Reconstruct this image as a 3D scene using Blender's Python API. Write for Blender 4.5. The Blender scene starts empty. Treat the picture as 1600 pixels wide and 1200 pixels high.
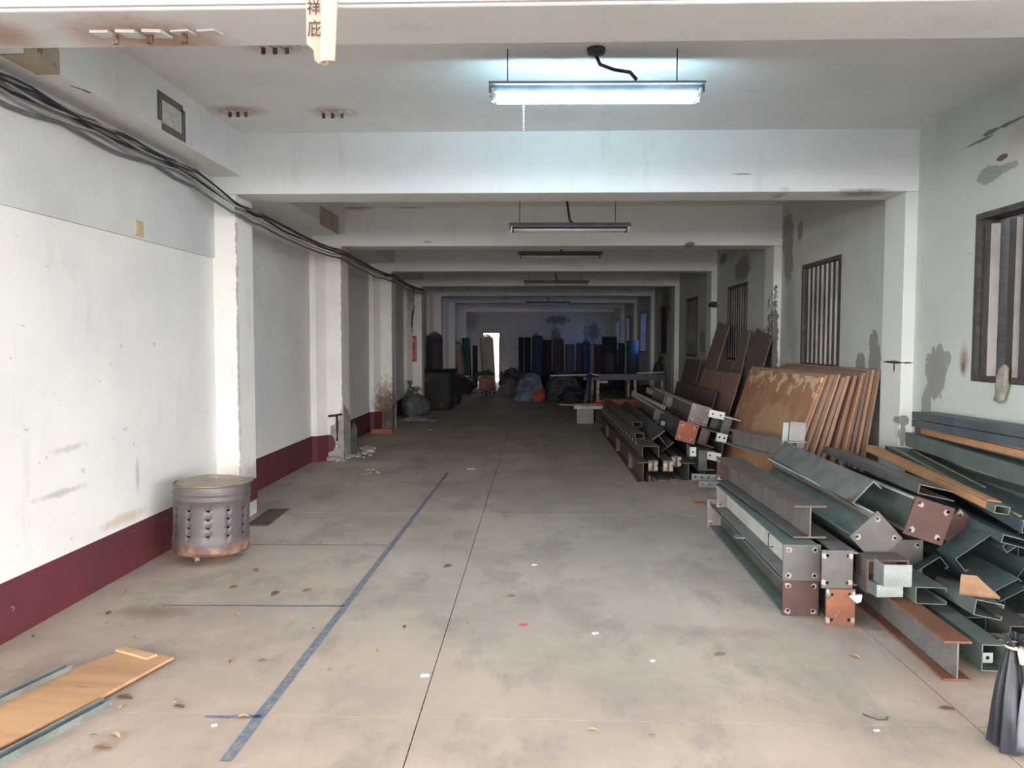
import bpy, bmesh, math, random
from mathutils import Vector, Matrix, noise
random.seed(7)
SC = bpy.context.scene
COL = SC.collection
PI = math.pi
def R(d): return math.radians(d)

# ---------------------------------------------------------------- camera, sky, exposure
CAM_H, YAW, PITCH, ROLL = 1.65, .0315, .0534, .0016
FPX = 1200.0
_cy, _sy, _cp, _sp = math.cos(YAW), math.sin(YAW), math.cos(PITCH), math.sin(PITCH)
_fw = Vector((-_sy*_cp, _cy*_cp, -_sp)); _r = Vector((_cy, _sy, 0)); _u = _r.cross(_fw)
_rt = _r*math.cos(ROLL)+_u*math.sin(ROLL); _up = -_r*math.sin(ROLL)+_u*math.cos(ROLL)
EYE = Vector((0, 0, CAM_H))
cd = bpy.data.cameras.new('camera'); cam = bpy.data.objects.new('camera', cd); COL.objects.link(cam)
cd.sensor_width = 36; cd.lens = 36*FPX/1600; cd.clip_end = 300; cd.clip_start = .05
cam.matrix_world = Matrix(((_rt.x, _up.x, -_fw.x, 0), (_rt.y, _up.y, -_fw.y, 0), (_rt.z, _up.z, -_fw.z, CAM_H), (0, 0, 0, 1)))
SC.camera = cam
def ray(px, py): return _fw+_rt*((px-800)/FPX)+_up*((600-py)/FPX)
def at(px, py, Y):                       # a pixel of the photograph at depth Y -> a point
    d = ray(px, py); return EYE+d*(Y/d.y)
def atx(px, py, X):
    d = ray(px, py); return EYE+d*(X/d.x)
def fl(px, py, z=0.0):
    d = ray(px, py); return EYE+d*((z-CAM_H)/d.z)

w = bpy.data.worlds.new('sky'); SC.world = w; w.use_nodes = True
bgn = w.node_tree.nodes['Background']; bgn.inputs[0].default_value = (1.0, .98, .972, 1); bgn.inputs[1].default_value = 15.5
SC.view_settings.view_transform = 'Standard'; SC.view_settings.look = 'None'
SC.view_settings.gamma = 1; SC.view_settings.use_curve_mapping = False
SC.view_settings.exposure = 0.0
SC.cycles.max_bounces = 12; SC.cycles.diffuse_bounces = 9; SC.cycles.sample_clamp_indirect = 6
pl = bpy.data.lights.new('entrance_portal', 'AREA'); pl.shape = 'RECTANGLE'; pl.size = 6.3; pl.size_y = 2.95
pl.cycles.is_portal = True
po = bpy.data.objects.new('entrance_portal', pl); COL.objects.link(po); po.location = (.2, 3.02, 1.48); po.rotation_euler = (R(90), 0, 0)

# ---------------------------------------------------------------- materials
def lin(c):
    out = []
    for v in c[:3]:
        v = v/255.0; out.append(v/12.92 if v <= .04045 else ((v+.055)/1.055)**2.4)
    return (*out, 1)
class NT:
    def __init__(s, name):
        s.m = bpy.data.materials.new(name); s.m.use_nodes = True; s.t = s.m.node_tree
        s.b = s.t.nodes['Principled BSDF']; s.tc = s.t.nodes.new('ShaderNodeTexCoord'); s.geo = s.t.nodes.new('ShaderNodeNewGeometry')
    def n(s, t, **kw):
        x = s.t.nodes.new(t)
        for k, v in kw.items(): setattr(x, k, v)
        return x
    def l(s, a, b): s.t.links.new(a, b)
    def noise(s, scale, detail=4, rough=.55, vec=None, stretch=None, dist=0):
        x = s.n('ShaderNodeTexNoise'); x.inputs['Scale'].default_value = scale; x.inputs['Detail'].default_value = detail
        x.inputs['Roughness'].default_value = rough; x.inputs['Distortion'].default_value = dist
        v = vec or s.tc.outputs['Object']
        if stretch:
            mp = s.n('ShaderNodeMapping'); mp.inputs['Scale'].default_value = stretch; s.l(v, mp.inputs[0]); v = mp.outputs[0]
        s.l(v, x.inputs['Vector']); return x.outputs['Fac']
    def ramp(s, v, a, b):
        x = s.n('ShaderNodeMapRange'); x.inputs[1].default_value = a; x.inputs[2].default_value = b; x.interpolation_type = 'SMOOTHSTEP'
        s.l(v, x.inputs[0]); return x.outputs[0]
    def math(s, op, a, b=None, clamp=False):
        x = s.n('ShaderNodeMath', operation=op); x.use_clamp = clamp
        for i, v in enumerate((a, b)):
            if v is None: continue
            if isinstance(v, (int, float)): x.inputs[i].default_value = v
            else: s.l(v, x.inputs[i])
        return x.outputs[0]
    def mix(s, f, a, b):
        x = s.n('ShaderNodeMix', data_type='RGBA')
        if isinstance(f, (int, float)): x.inputs[0].default_value = f
        else: s.l(f, x.inputs[0])
        for i, v in ((6, a), (7, b)):
            if isinstance(v, tuple): x.inputs[i].default_value = v
            else: s.l(v, x.inputs[i])
        return x.outputs[2]
    def bump(s, h, strength=.3, dist=.01):
        x = s.n('ShaderNodeBump'); x.inputs['Strength'].default_value = strength; x.inputs['Distance'].default_value = dist
        s.l(h, x.inputs['Height']); s.l(x.outputs[0], s.b.inputs['Normal'])
    def fin(s, col, rough=.6, metal=0.0):
        if isinstance(col, tuple): s.b.inputs['Base Color'].default_value = col
        else: s.l(col, s.b.inputs['Base Color'])
        if isinstance(rough, (int, float)): s.b.inputs['Roughness'].default_value = rough
        else: s.l(rough, s.b.inputs['Roughness'])
        s.b.inputs['Metallic'].default_value = metal
        return s.m
def simple(name, c, c2=None, scale=6, rough=.6, metal=0.0, bump=0, c3=None, th=.62, sc3=14, stretch=None):
    """two tones in soft clouds, a third in ragged patches"""
    t = NT(name); n1 = t.noise(scale, 5, .6, stretch=stretch)
    col = t.mix(t.ramp(n1, .35, .68), lin(c), lin(c2 or c))
    if c3: col = t.mix(t.ramp(t.noise(sc3, 6, .65, stretch=stretch), th-.03, th+.03), col, lin(c3))
    if bump: t.bump(t.noise(scale*6, 4, .6), bump, .01)
    return t.fin(col, rough, metal)
def steel(name, c, c2, rust=.62, rc=(112, 72, 52), rough=.5, metal=.25):
    t = NT(name)
    col = t.mix(t.ramp(t.noise(5, 5, .6), .35, .7), lin(c), lin(c2))
    col = t.mix(t.ramp(t.noise(90, 2, .5), .6, .75), col, lin(tuple(min(255, v+26) for v in c)))
    rn = t.noise(9, 7, .68, stretch=(1, .35, 1))
    col = t.mix(t.ramp(rn, rust-.05, rust+.06), col, t.mix(t.noise(30, 4), lin(rc), lin(tuple(int(v*.62) for v in rc))))
    t.bump(rn, .15, .004)
    return t.fin(col, rough, metal)
def blot(t, col, spots):
    """stains and peeled patches of fixed shape: (centre, radii, colour, hardness, strength, raggedness)"""
    P = t.geo.outputs['Position']
    nz = t.noise(11, 9, .76, vec=P)
    for c, r, k, hard, stren, rag in spots:
        s1 = t.n('ShaderNodeVectorMath', operation='SUBTRACT'); t.l(P, s1.inputs[0]); s1.inputs[1].default_value = tuple(c)
        s2 = t.n('ShaderNodeVectorMath', operation='DIVIDE'); t.l(s1.outputs[0], s2.inputs[0]); s2.inputs[1].default_value = r
        ln = t.n('ShaderNodeVectorMath', operation='LENGTH'); t.l(s2.outputs[0], ln.inputs[0])
        v = t.math('ADD', t.math('SUBTRACT', 1.0, ln.outputs['Value']), t.math('MULTIPLY', t.math('SUBTRACT', nz, .5), rag))
        f = t.math('MULTIPLY', t.ramp(v, 0, hard), stren)
        col = t.mix(f, col, lin(k))
    return col
def paint(name, c, c2, spots=(), peel=None, peelc=(150, 145, 138), grime=None, gscale=1.2, rough=.75, bump=.12):
    t = NT(name); P = t.geo.outputs['Position']
    col = t.mix(t.ramp(t.noise(1.1, 5, .6, vec=P), .3, .72), lin(c), lin(c2))
    col = t.mix(t.math('MULTIPLY', t.ramp(t.noise(5, 6, .7, vec=P, stretch=(1, 1, .25)), .55, .75), .25), col, lin(tuple(int(v*.78) for v in c2)))
    if grime:
        col = t.mix(t.math('MULTIPLY', t.ramp(t.noise(7, 5, .6, vec=P, stretch=(1, 1, 2.2)), .66, .74), .6), col, lin(grime))
    if peel: col = t.mix(t.ramp(t.noise(2.6, 8, .66, vec=P), peel, peel+.012), col, lin(peelc))
    col = blot(t, col, spots)
    t.bump(t.noise(40, 5, .6, vec=P), bump, .004)
    return t.fin(col, rough)

# ---------------------------------------------------------------- mesh helpers
class MB:
    def __init__(s): s.v = []; s.f = []; s.sm = []
    def box(s, x0, y0, z0, x1, y1, z1):
        b = len(s.v)
        s.v += [(x0, y0, z0), (x1, y0, z0), (x1, y1, z0), (x0, y1, z0), (x0, y0, z1), (x1, y0, z1), (x1, y1, z1), (x0, y1, z1)]
        for q in ((0, 3, 2, 1), (4, 5, 6, 7), (0, 1, 5, 4), (1, 2, 6, 5), (2, 3, 7, 6), (3, 0, 4, 7)):
            s.f.append([b+i for i in q]); s.sm.append(False)
        return s
    def prism(s, pts, h, axis='z', off=0.0):
        """polygon pts (a,b) extruded from off to off+h along axis"""
        b = len(s.v); n = len(pts)
        for k in (off, off+h):
            for a, c in pts:
                s.v.append({'z': (a, c, k), 'y': (a, k, c), 'x': (k, a, c)}[axis])
        s.f.append(list(range(b, b+n))[::-1]); s.f.append(list(range(b+n, b+2*n))); s.sm += [False]*2
        for i in range(n):
            j = (i+1) % n; s.f.append([b+i, b+j, b+n+j, b+n+i]); s.sm.append(False)
        return s
    def tube(s, path, r, n=8, caps=True, flat=1.0):
        path = [Vector(p) for p in path]; rs = r if isinstance(r, (list, tuple)) else [r]*len(path); b0 = len(s.v)
        for i, p in enumerate(path):
            d = (path[min(i+1, len(path)-1)]-path[max(i-1, 0)]).normalized()
            a = d.cross(Vector((0, 0, 1)))
            if a.length < 1e-3: a = Vector((1, 0, 0))
            a.normalize(); c = a.cross(d)
            for k in range(n):
                th = 2*PI*k/n; s.v.append(tuple(p+a*rs[i]*math.cos(th)+c*rs[i]*flat*math.sin(th)))
        for i in range(len(path)-1):
            for k in range(n):
                j = (k+1) % n; s.f.append([b0+i*n+k, b0+i*n+j, b0+(i+1)*n+j, b0+(i+1)*n+k]); s.sm.append(True)
        if caps:
            s.f.append([b0+k for k in range(n)]); e = b0+(len(path)-1)*n; s.f.append([e+k for k in range(n)][::-1]); s.sm += [False]*2
        return s
    def lathe(s, prof, n=32, closed=False):
        b = len(s.v)
        for r, z in prof:
            for k in range(n):
                th = 2*PI*k/n; s.v.append((r*math.cos(th), r*math.sin(th), z))
        for i in range(len(prof)-1):
            for k in range(n):
                j = (k+1) % n; s.f.append([b+i*n+k, b+i*n+j, b+(i+1)*n+j, b+(i+1)*n+k]); s.sm.append(True)
        if closed:
            s.f.append([b+k for k in range(n)][::-1]); e = b+(len(prof)-1)*n; s.f.append([e+k for k in range(n)]); s.sm += [False]*2
        return s
    def grid(s, fn, nu, nv, smooth=True):
        b = len(s.v)
        for i in range(nu+1):
            for j in range(nv+1): s.v.append(tuple(fn(i/nu, j/nv)))
        for i in range(nu):
            for j in range(nv):
                a = b+i*(nv+1)+j; s.f.append([a, a+nv+1, a+nv+2, a+1]); s.sm.append(smooth)
        return s
    def mesh(s, name):
        me = bpy.data.meshes.new(name); me.from_pydata(s.v, [], s.f); me.polygons.foreach_set('use_smooth', s.sm)
        bm = bmesh.new(); bm.from_mesh(me); bmesh.ops.recalc_face_normals(bm, faces=bm.faces); bm.to_mesh(me); bm.free()
        return me
    def build(s, name, m, parent=None, solid=0, bevel=0):
        me = s.mesh(name); me.materials.append(m)
        o = bpy.data.objects.new(name, me); COL.objects.link(o)
        if parent: o.parent = parent
        if solid: md = o.modifiers.new('thick', 'SOLIDIFY'); md.thickness = solid; md.offset = 0
        if bevel: md = o.modifiers.new('bevel', 'BEVEL'); md.width = bevel; md.segments = 2; md.limit_method = 'ANGLE'
        return o
def tag(o, label=None, cat=None, group=None, kind=None):
    for k, v in (('label', label), ('category', cat), ('group', group), ('kind', kind)):
        if v: o[k] = v
    return o
def empty(name, loc=(0, 0, 0), label=None, cat=None, group=None, rot=None):
    o = bpy.data.objects.new(name, None); COL.objects.link(o); o.location = loc; o.empty_display_size = .1
    if rot: o.rotation_euler = rot
    return tag(o, label, cat, group)
def struct(name, mb, m, parent=None, **kw):
    o = mb.build(name, m, parent, **kw)
    if not parent: o['kind'] = 'structure'
    return o
_plates = {}
def plate_mesh(wd, ht, th, holes, hr, key=None):
    """flat plate in local XZ with real round holes; holes = [(x,z)...]"""
    bm = bmesh.new(); edges = []
    def loop(pts):
        vs = [bm.verts.new((x, 0, z)) for x, z in pts]
        for i in range(len(vs)): edges.append(bm.edges.new((vs[i], vs[(i+1) % len(vs)])))
    loop([(-wd/2, -ht/2), (wd/2, -ht/2), (wd/2, ht/2), (-wd/2, ht/2)])
    for x, z in holes: loop([(x+hr*math.cos(2*PI*k/10), z+hr*math.sin(2*PI*k/10)) for k in range(10)])
    bmesh.ops.triangle_fill(bm, use_beauty=True, edges=edges)
    r = bmesh.ops.extrude_face_region(bm, geom=list(bm.faces))
    bmesh.ops.translate(bm, verts=[g for g in r['geom'] if isinstance(g, bmesh.types.BMVert)], vec=(0, th, 0))
    bmesh.ops.recalc_face_normals(bm, faces=bm.faces)
    me = bpy.data.meshes.new('plate'); bm.to_mesh(me); bm.free(); return me
def link(name, me, m, parent=None):
    if not me.materials: me.materials.append(m)
    o = bpy.data.objects.new(name, me); COL.objects.link(o)
    if parent: o.parent = parent
    return o
# ---------------------------------------------------------------- the building
SHADE_Y = -6.0  # outer edge of the added slab that holds back high sky light
Y0, BAY, HB, CEIL = 6.893, 3.732, 2.979, 3.517
XL, XR, WR, WLN, WLF = -2.702, 3.225, 3.33, -2.918, -3.10
YF, YBACK = 3.10, 33.05
LBX, LBZ = -2.645, 3.135
bay = lambda k: Y0+BAY*k

M_floor = NT('worn_concrete'); t = M_floor; P = t.geo.outputs['Position']
c = t.mix(t.ramp(t.noise(.8, 7, .66, vec=P), .35, .65), lin((184, 167, 151)), lin((163, 147, 135)))
c = t.mix(t.math('MULTIPLY', t.ramp(t.noise(2.3, 7, .68, vec=P, stretch=(1, .55, 1)), .48, .66), .6), c, lin((140, 129, 119)))
c = t.mix(t.math('MULTIPLY', t.ramp(t.noise(1.4, 5, .6, vec=P, stretch=(1.6, .22, 1)), .55, .75), .4), c, lin((196, 186, 173)))
c = t.mix(t.math('MULTIPLY', t.ramp(t.noise(28, 4, .7, vec=P), .6, .8), .35), c, lin((205, 196, 182)))
c = t.mix(t.math('MULTIPLY', t.ramp(t.noise(60, 3, .6, vec=P), .68, .76), .5), c, lin((110, 98, 86)))
FS = [((.45, 9, 0), (1.0, 6, 1), (144, 134, 126), .9, .22, 1.5), ((.6, 15, 0), (2.2, 5, 1), (140, 126, 119), .9, .25, 1.2),
      ((-2.3, 3.6, 0), (.5, .5, 1), (116, 100, 84), .9, .5, 1.4), ((-2.35, 4.55, 0), (.35, .16, 1), (108, 92, 62), .8, .55, 1.6),
      ((1.9, 3.6, 0), (.16, .5, 1), (150, 122, 112), .9, .45, 1.6), ((.2, 23, 0), (2.6, 7, 1), (128, 115, 108), 1, .35, 1),
      ((-2.2, 10.3, 0), (.7, .45, 1), (196, 188, 176), .7, .5, 1.6), ((1.05, 4.35, 0), (.5, .12, 1), (150, 112, 104), .8, .3, 1.8),
      (fl(818, 976), (.035, .03, 1), (214, 76, 86), .4, .9, .6)]
c = blot(t, c, FS)
t.bump(t.noise(22, 6, .65, vec=P), .18, .006)
M_FLOOR = t.fin(c, .68)
M_JOINT = simple('joint_filler', (132, 118, 106), (104, 92, 82), 12, .9)
M_BLUE = NT('worn_blue_line'); t = M_BLUE; P = t.geo.outputs['Position']
M_BLUE = t.fin(t.mix(t.ramp(t.noise(20, 7, .75, vec=P), .42, .60), lin((88, 106, 128)), lin((136, 128, 118))), .7)
M_WL = paint('left_wall_paint', (226, 221, 216), (214, 210, 206), grime=(150, 145, 140),
             spots=[(atx(215, 745, WLN), (.2, .04, .18), (150, 146, 142), .8, .5, 1.6), (atx(195, 810, WLN), (.2, .4, .06), (186, 160, 122), .8, .6, 1.5),
                    (atx(95, 770, WLN), (.2, .35, .03), (140, 136, 132), .8, .5, 2), (atx(110, 700, WLN), (.2, .25, .03), (150, 146, 142), .8, .4, 2)])
M_BAND = paint('rough_plaster_band', (206, 204, 201), (186, 185, 184), peel=.70, peelc=(224, 220, 214), grime=(168, 166, 164), bump=.6)
M_WLF = paint('left_wall_paint_inner', (228, 224, 221), (214, 211, 209), grime=(140, 136, 134))
p3 = at(607, 640, bay(2))
M_PILL = paint('pillar_plaster', (238, 232, 225), (224, 219, 212), peel=.72, peelc=(168, 164, 158), bump=.4,
               spots=[((XL, bay(k), 1.5), (.014, .02, 1.9), (160, 154, 147), .2, .9, 4.5) for k in range(3)]+[((XL, bay(0)+.3, .25), (.3, .5, .3), (176, 168, 158), .5, .8, 1.2), ((XL-.12, bay(2), .45), (.35, .5, .7), (128, 104, 86), .8, .95, 1.8),
                      ((XL-.06, bay(2), .2), (.25, .4, .6), (70, 54, 46), .8, .9, 2)])
RW = lambda x, y: atx(x, y, WR)
PEEL, RUST = (140, 136, 131), (136, 92, 66)
spR = [(RW(1462, 583), (.3, .17, .22), PEEL, .06, 1, 1.5), (RW(1447, 640), (.3, .09, .2), PEEL, .06, 1, 1.4), (RW(1440, 690), (.3, .14, .16), PEEL, .06, 1, 1.2),
       (RW(1468, 552), (.3, .06, .08), PEEL, .06, 1, 1.2), (RW(1480, 560), (.3, .06, .06), PEEL, .06, .9, 1), (RW(1506, 562), (.3, .09, .17), RUST, .9, .75, .6), (RW(1505, 575), (.3, .05, .08), (96, 56, 40), .9, .7, .6),
       (RW(1546, 273), (.3, .15, .07), (138, 140, 138), .06, 1, 1.4), (RW(1570, 262), (.3, .16, .035), (138, 140, 138), .08, .9, 1.6), (RW(1566, 246), (.3, .07, .025), (104, 78, 60), .1, 1, .8),
       (RW(1592, 210), (.3, .2, .18), (168, 140, 122), 1, .5, .5), (RW(1530, 221), (.3, .2, .012), (96, 94, 90), .3, .9, 2.2), (RW(1550, 205), (.3, .12, .02), (96, 94, 90), .3, .9, 2.2), (RW(1578, 192), (.3, .16, .016), (96, 94, 90), .3, .9, 2.2),
       (RW(1231, 370), (.3, .22, .34), PEEL, .07, 1, 1.8), (RW(1232, 410), (.3, .18, .3), PEEL, .07, 1, 2), (RW(1250, 360), (.3, .1, .12), PEEL, .07, 1, 2),
       (RW(1234, 480), (.3, .3, .9), (150, 146, 140), .9, .7, 1.6), (RW(1240, 540), (.3, .25, .5), (152, 148, 140), .9, .7, 1.6),
       (RW(1345, 572), (.3, .12, .16), PEEL, .06, 1, 1.6), (RW(1365, 530), (.3, .1, .1), PEEL, .06, 1, 1.8), (RW(1366, 565), (.3, .14, .2), PEEL, .06, 1, 1.4),
       (RW(1160, 420), (.3, .5, .22), (104, 102, 102), .2, .8, 2.4), (RW(1130, 405), (.3, .3, .1), (100, 98, 98), .2, .8, 2.4),
       (RW(1118, 480), (.3, .35, .8), (150, 146, 142), .8, .5, 1.8), (RW(1040, 480), (.3, .8, .7), (84, 84, 86), .4, .7, 2), (RW(1098, 535), (.3, .4, .3), (104, 102, 100), .5, .6, 2)]
M_WR = paint('right_wall_paint', (190, 193, 184), (178, 181, 173), spots=spR, grime=(140, 140, 136))
M_PR = paint('right_pillar_plaster', (212, 213, 206), (198, 199, 193), bump=.3,
             spots=[(atx(1396, 566, XR), (.2, .2, .014), (60, 46, 36), .2, 1, 1.2), (atx(1397, 572, XR), (.2, .018, .07), (86, 62, 46), .3, 1, .6), (atx(1409, 578, XR), (.15, .012, .06), (80, 60, 48), .3, 1, .5),
                    (at(1412, 657, bay(0)), (.05, .2, .05), PEEL, .06, 1, .8), (at(1410, 680, bay(0)), (.03, .2, .1), PEEL, .06, 1, .8),
                    ((XR+.03, bay(1), 1.5), (.05, .4, .9), (104, 98, 92), .08, 1, 2.6), ((XR+.03, bay(1), 1.15), (.06, .3, .3), (110, 104, 98), .08, 1, 2),
                    ((XR+.04, bay(2), 1.2), (.03, .3, .5), (90, 86, 82), .1, 1, 2.6), (at(1117, 476, bay(2)), (.12, .3, .06), (50, 46, 44), .1, 1, 1)])
RS = (158, 112, 78)
cst = [(at(205, 57, 3.35), (.42, .3, .05), RS, .9, .75, .8), (at(290, 66, 3.45), (.3, .3, .08), RS, .9, .6, .8), (at(0, 55, 3.33), (.25, .25, .05), RS, .9, .7, .8),
       (fl(372, 173, CEIL), (.3, .2, .1), RS, .9, .8, .8), (fl(520, 175, CEIL), (.26, .2, .1), RS, .9, .7, .8), (fl(430, 72, CEIL), (.3, .2, .1), RS, .9, .7, .8)]
bst = [(at(560, 323, bay(1)), (.35, .2, .06), (110, 84, 66), .9, .7, .8), (at(640, 322, bay(1)), (.35, .2, .05), (100, 76, 60), .9, .7, .8),
       (at(1345, 301, bay(0)+.1), (.35, .25, .03), (120, 92, 74), .8, .7, 1.2), (at(1215, 303, bay(0)+.2), (.1, .3, .04), (140, 120, 104), .8, .7, 1.2), (at(1078, 383, bay(1)), (.1, .2, .06), (60, 52, 50), .5, .8, 1.6),
       (at(1160, 272, bay(0)), (.1, .05, .008), (96, 92, 90), .4, .8, 1.6), (at(668, 378, bay(1)), (.08, .05, .015), (110, 106, 106), .5, .7, .6), (at(975, 432, bay(2)), (.5, .2, .08), (84, 82, 84), .5, .6, 2.4)]
M_CEIL = paint('ceiling_paint', (228, 227, 224), (219, 218, 216), spots=cst, bump=.06)
M_BEAM = paint('beam_paint', (232, 230, 227), (222, 221, 219), spots=bst+cst[:3], bump=.06)
M_BACK = paint('back_wall_paint', (160, 162, 165), (148, 151, 155), spots=[(at(870, 500, YBACK), (.6, .5, .22), (76, 78, 84), .4, .8, 3.4), (at(868, 525, YBACK), (.25, .5, .5), (76, 78, 84), .4, .8, 3.2),
                (at(925, 520, YBACK), (.4, .5, .5), (72, 74, 80), .4, .8, 3.6), (at(735, 500, YBACK), (.5, .5, .6), (92, 94, 98), .5, .6, 2.4)])
t = NT('red_skirting_paint'); P = t.geo.outputs['Position']
c = t.mix(t.ramp(t.noise(1.6, 5, .6, vec=P), .3, .7), lin((98, 42, 48)), lin((84, 39, 45)))
c = t.mix(t.ramp(t.noise(7, 7, .7, vec=P, stretch=(1, .6, 1.6)), .665, .675), c, lin((190, 176, 168)))
M_RED = t.fin(c, .55)
t.bump(t.noise(30, 4, vec=P), .15, .004)
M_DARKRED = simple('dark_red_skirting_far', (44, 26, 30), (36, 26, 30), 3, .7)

# floor: one base with the joints, slabs as parts
fx = [-3.30, -.512, 1.90, 3.40]
fy = [1.9, 3.285, 7.33, 11.32, 14.95, 18.7, 22.4, 26.1, 29.8, 33.2]
g = .003
M_ASPH = simple('dark_asphalt', (62, 61, 62), (48, 48, 50), 9, .9, c3=(84, 82, 80), th=.64, sc3=60)
struct('ground', MB().box(-30, -40, -.3, 30, 1.895, -.03), M_ASPH)
base = struct('floor', MB().box(-9, 1.9, -.30, 9, 33.4, -.012), M_JOINT)
for i in range(3):
    for j in range(len(fy)-1):
        MB().box(fx[i]+g, fy[j]+g, -.2, fx[i+1]-g, fy[j+1]-g, 0).build('floor_slab', M_FLOOR, base)
for sx in (-1, 1):
    for j in range(1): MB().box(min(sx*3.42, sx*9), fy[j]+g, -.2, max(sx*3.42, sx*9), fy[j+1]-g, 0).build('floor_slab', M_FLOOR, base)
def stripe(a, b, w0, w1):
    a, b = Vector(a), Vector(b); d = (b-a).normalized(); n = Vector((-d.y, d.x, 0)); N = 40
    mb = MB()
    def fn(u, v):
        p = a.lerp(b, u); wd = w0+(w1-w0)*u; wob = .006*noise.noise(p*7)
        return p+n*((v-.5)*wd+wob)+Vector((0, 0, .0012))
    mb.grid(fn, N, 1).build('painted_line', M_BLUE, base)
stripe(fl(352, 1190), fl(700, 738), .05, .038)
stripe(fl(250, 946), fl(538, 947), .022, .03); stripe(fl(385, 851), fl(606, 852), .018, .022); stripe(fl(320, 1120), fl(408, 1120), .022, .03)
M_PINK = simple('faded_red_line', (150, 128, 116), (164, 148, 134), 20, .7)
s_ = MB(); a_, b_ = fl(1106, 924), fl(1225, 926); s_.box(a_.x, a_.y-.006, 0, b_.x, a_.y+.006, .001).build('painted_line', M_PINK, base)

# left wall: near bay flush, with a rough band above; the further bays recessed
struct('wall_left', MB().box(-3.35, YF, 0, WLN, bay(0)+.02, CEIL+.1), M_WL)
struct('trim_1', MB().prism([(YF, 2.395), (bay(0), 2.41), (bay(0), 3.1), (YF, 3.1)], .018, 'x', WLN), M_BAND)
struct('wall_left_inner', MB().box(-3.35, bay(0)+.02, 0, WLF, YBACK, CEIL+.1), M_WLF)
n = 2
for k in range(7):
    y = bay(k)
    xw = WLN if k == 0 else WLF
    o = struct('pillar_left', MB().box(-3.3, y, 0, XL, y+.405, HB), M_PILL, bevel=.012)
    if 0 < k < 6:
        struct('trim_%d' % n, MB().prism([(-3.2, y-.17), (-3.02, y-.17), (-2.915, y+.01), (-3.2, y+.01)], HB), M_PILL); n += 1
struct('beam_left', MB().box(-3.3, YF, LBZ, LBX, YBACK, CEIL+.05), M_CEIL)
for k in range(-1, 8):
    y = bay(k) if k >= 0 else YF
    struct('beam', MB().box(-3.3, y, HB, WR+.2, y+(.42 if k >= 0 else .39), CEIL+.05), M_BEAM, bevel=.01)
struct('ceiling', MB().box(-3.4, YF, CEIL, WR+.3, YBACK+.3, CEIL+.2), M_CEIL)
struct('wall_front', MB().box(-8, YF-.02, HB+.01, 8, YF+.1, 6.5), M_BEAM)
struct('added_canopy', MB().box(-9, SHADE_Y, 3.6, 9, YF-.02, 3.8), M_BEAM)  # unseen slab added to keep steep sky light off the near floor
M_ADDWALL = simple('added_wall_render', (132, 120, 110), (110, 102, 96), 2, .9)
struct('added_side_wall', MB().box(4.5, 3.4, 0, 4.7, 21.5, 7), M_ADDWALL)  # unseen wall added outside to dim the light through the right windows
struct('wall_front_left', MB().box(-8, YF-.02, 0, -3.0, YF+.1, HB+.01), M_BEAM)
struct('wall_front_right', MB().box(3.34, YF-.02, 0, 8, YF+.1, HB+.01), M_BEAM)
# red painted skirting, a few millimetres proud
struct('baseboard_left', MB().box(WLN-.01, YF, 0, WLN+.006, bay(0), .333), M_RED)
for k in range(4):
    y0, y1 = bay(k)+.405, bay(k+1)-.15
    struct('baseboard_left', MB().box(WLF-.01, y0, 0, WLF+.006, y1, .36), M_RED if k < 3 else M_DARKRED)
    if k < 2:
        y = bay(k+1); xe = -2.80 if k == 0 else -2.895; m = MB().prism([(-3.2, y-.176), (-3.014, y-.176), (-2.905, y-.006), (xe, y-.006), (xe, y+.02), (-3.2, y+.02)], .36)
        struct('baseboard_left', m, M_RED)
struct('baseboard_left', MB().box(XL-.25, bay(0)+.2, .14, XL+.004, bay(0)+.409, .345), M_RED)

# right wall with window openings
WZ0, WZ1 = 1.365, 2.625
wins = [(4.72, 5.98)]+[(bay(k)+1.66, bay(k)+2.9) for k in range(7)]
ys = YF
wr = MB().box(WR, YF, 0, WR+.22, YBACK, WZ0).box(WR, YF, WZ1, WR+.22, YBACK, CEIL+.1)
for a, b in wins:
    wr.box(WR, ys, WZ0, WR+.22, a, WZ1); ys = b
wr.box(WR, ys, WZ0, WR+.22, YBACK, WZ1)
struct('wall_right', wr, M_WR)
for k in range(7):
    y = bay(k); struct('pillar_right', MB().box(XR, y, 0, WR+.1, y+.405, HB), M_PR, bevel=.008)
# back wall with a doorway
DX0, DX1, DZ = -2.28, -1.60, 2.07
bw = MB().box(-3.4, YBACK, 0, DX0, YBACK+.2, CEIL).box(DX1, YBACK, 0, WR+.2, YBACK+.2, CEIL).box(DX0, YBACK, DZ, DX1, YBACK+.2, CEIL)
struct('wall_back', bw, M_BACK)
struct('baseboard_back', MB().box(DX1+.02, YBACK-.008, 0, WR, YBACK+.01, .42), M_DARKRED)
M_FRAME = simple('dark_weathered_frame', (74, 70, 68), (98, 90, 84), 14, .55, .3, c3=(120, 100, 84), th=.66)
d = MB().box(DX0-.05, YBACK-.03, 0, DX0, YBACK+.2, DZ+.05).box(DX1, YBACK-.03, 0, DX1+.05, YBACK+.2, DZ+.05).box(DX0, YBACK-.03, DZ, DX1, YBACK+.2, DZ+.05)
struct('door_1', d, M_FRAME)
M_ALLEY = simple('alley_wall_tiles', (190, 160, 140), (150, 120, 104), 2, .8, c3=(96, 84, 78), th=.58, sc3=5)
struct('alley_wall', MB().box(-6, 36, 0, 2, 36.2, 1.9), M_ALLEY)
struct('alley_ground', MB().box(-6, 33.4, -.2, 2, 36, 0), M_FLOOR)

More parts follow.
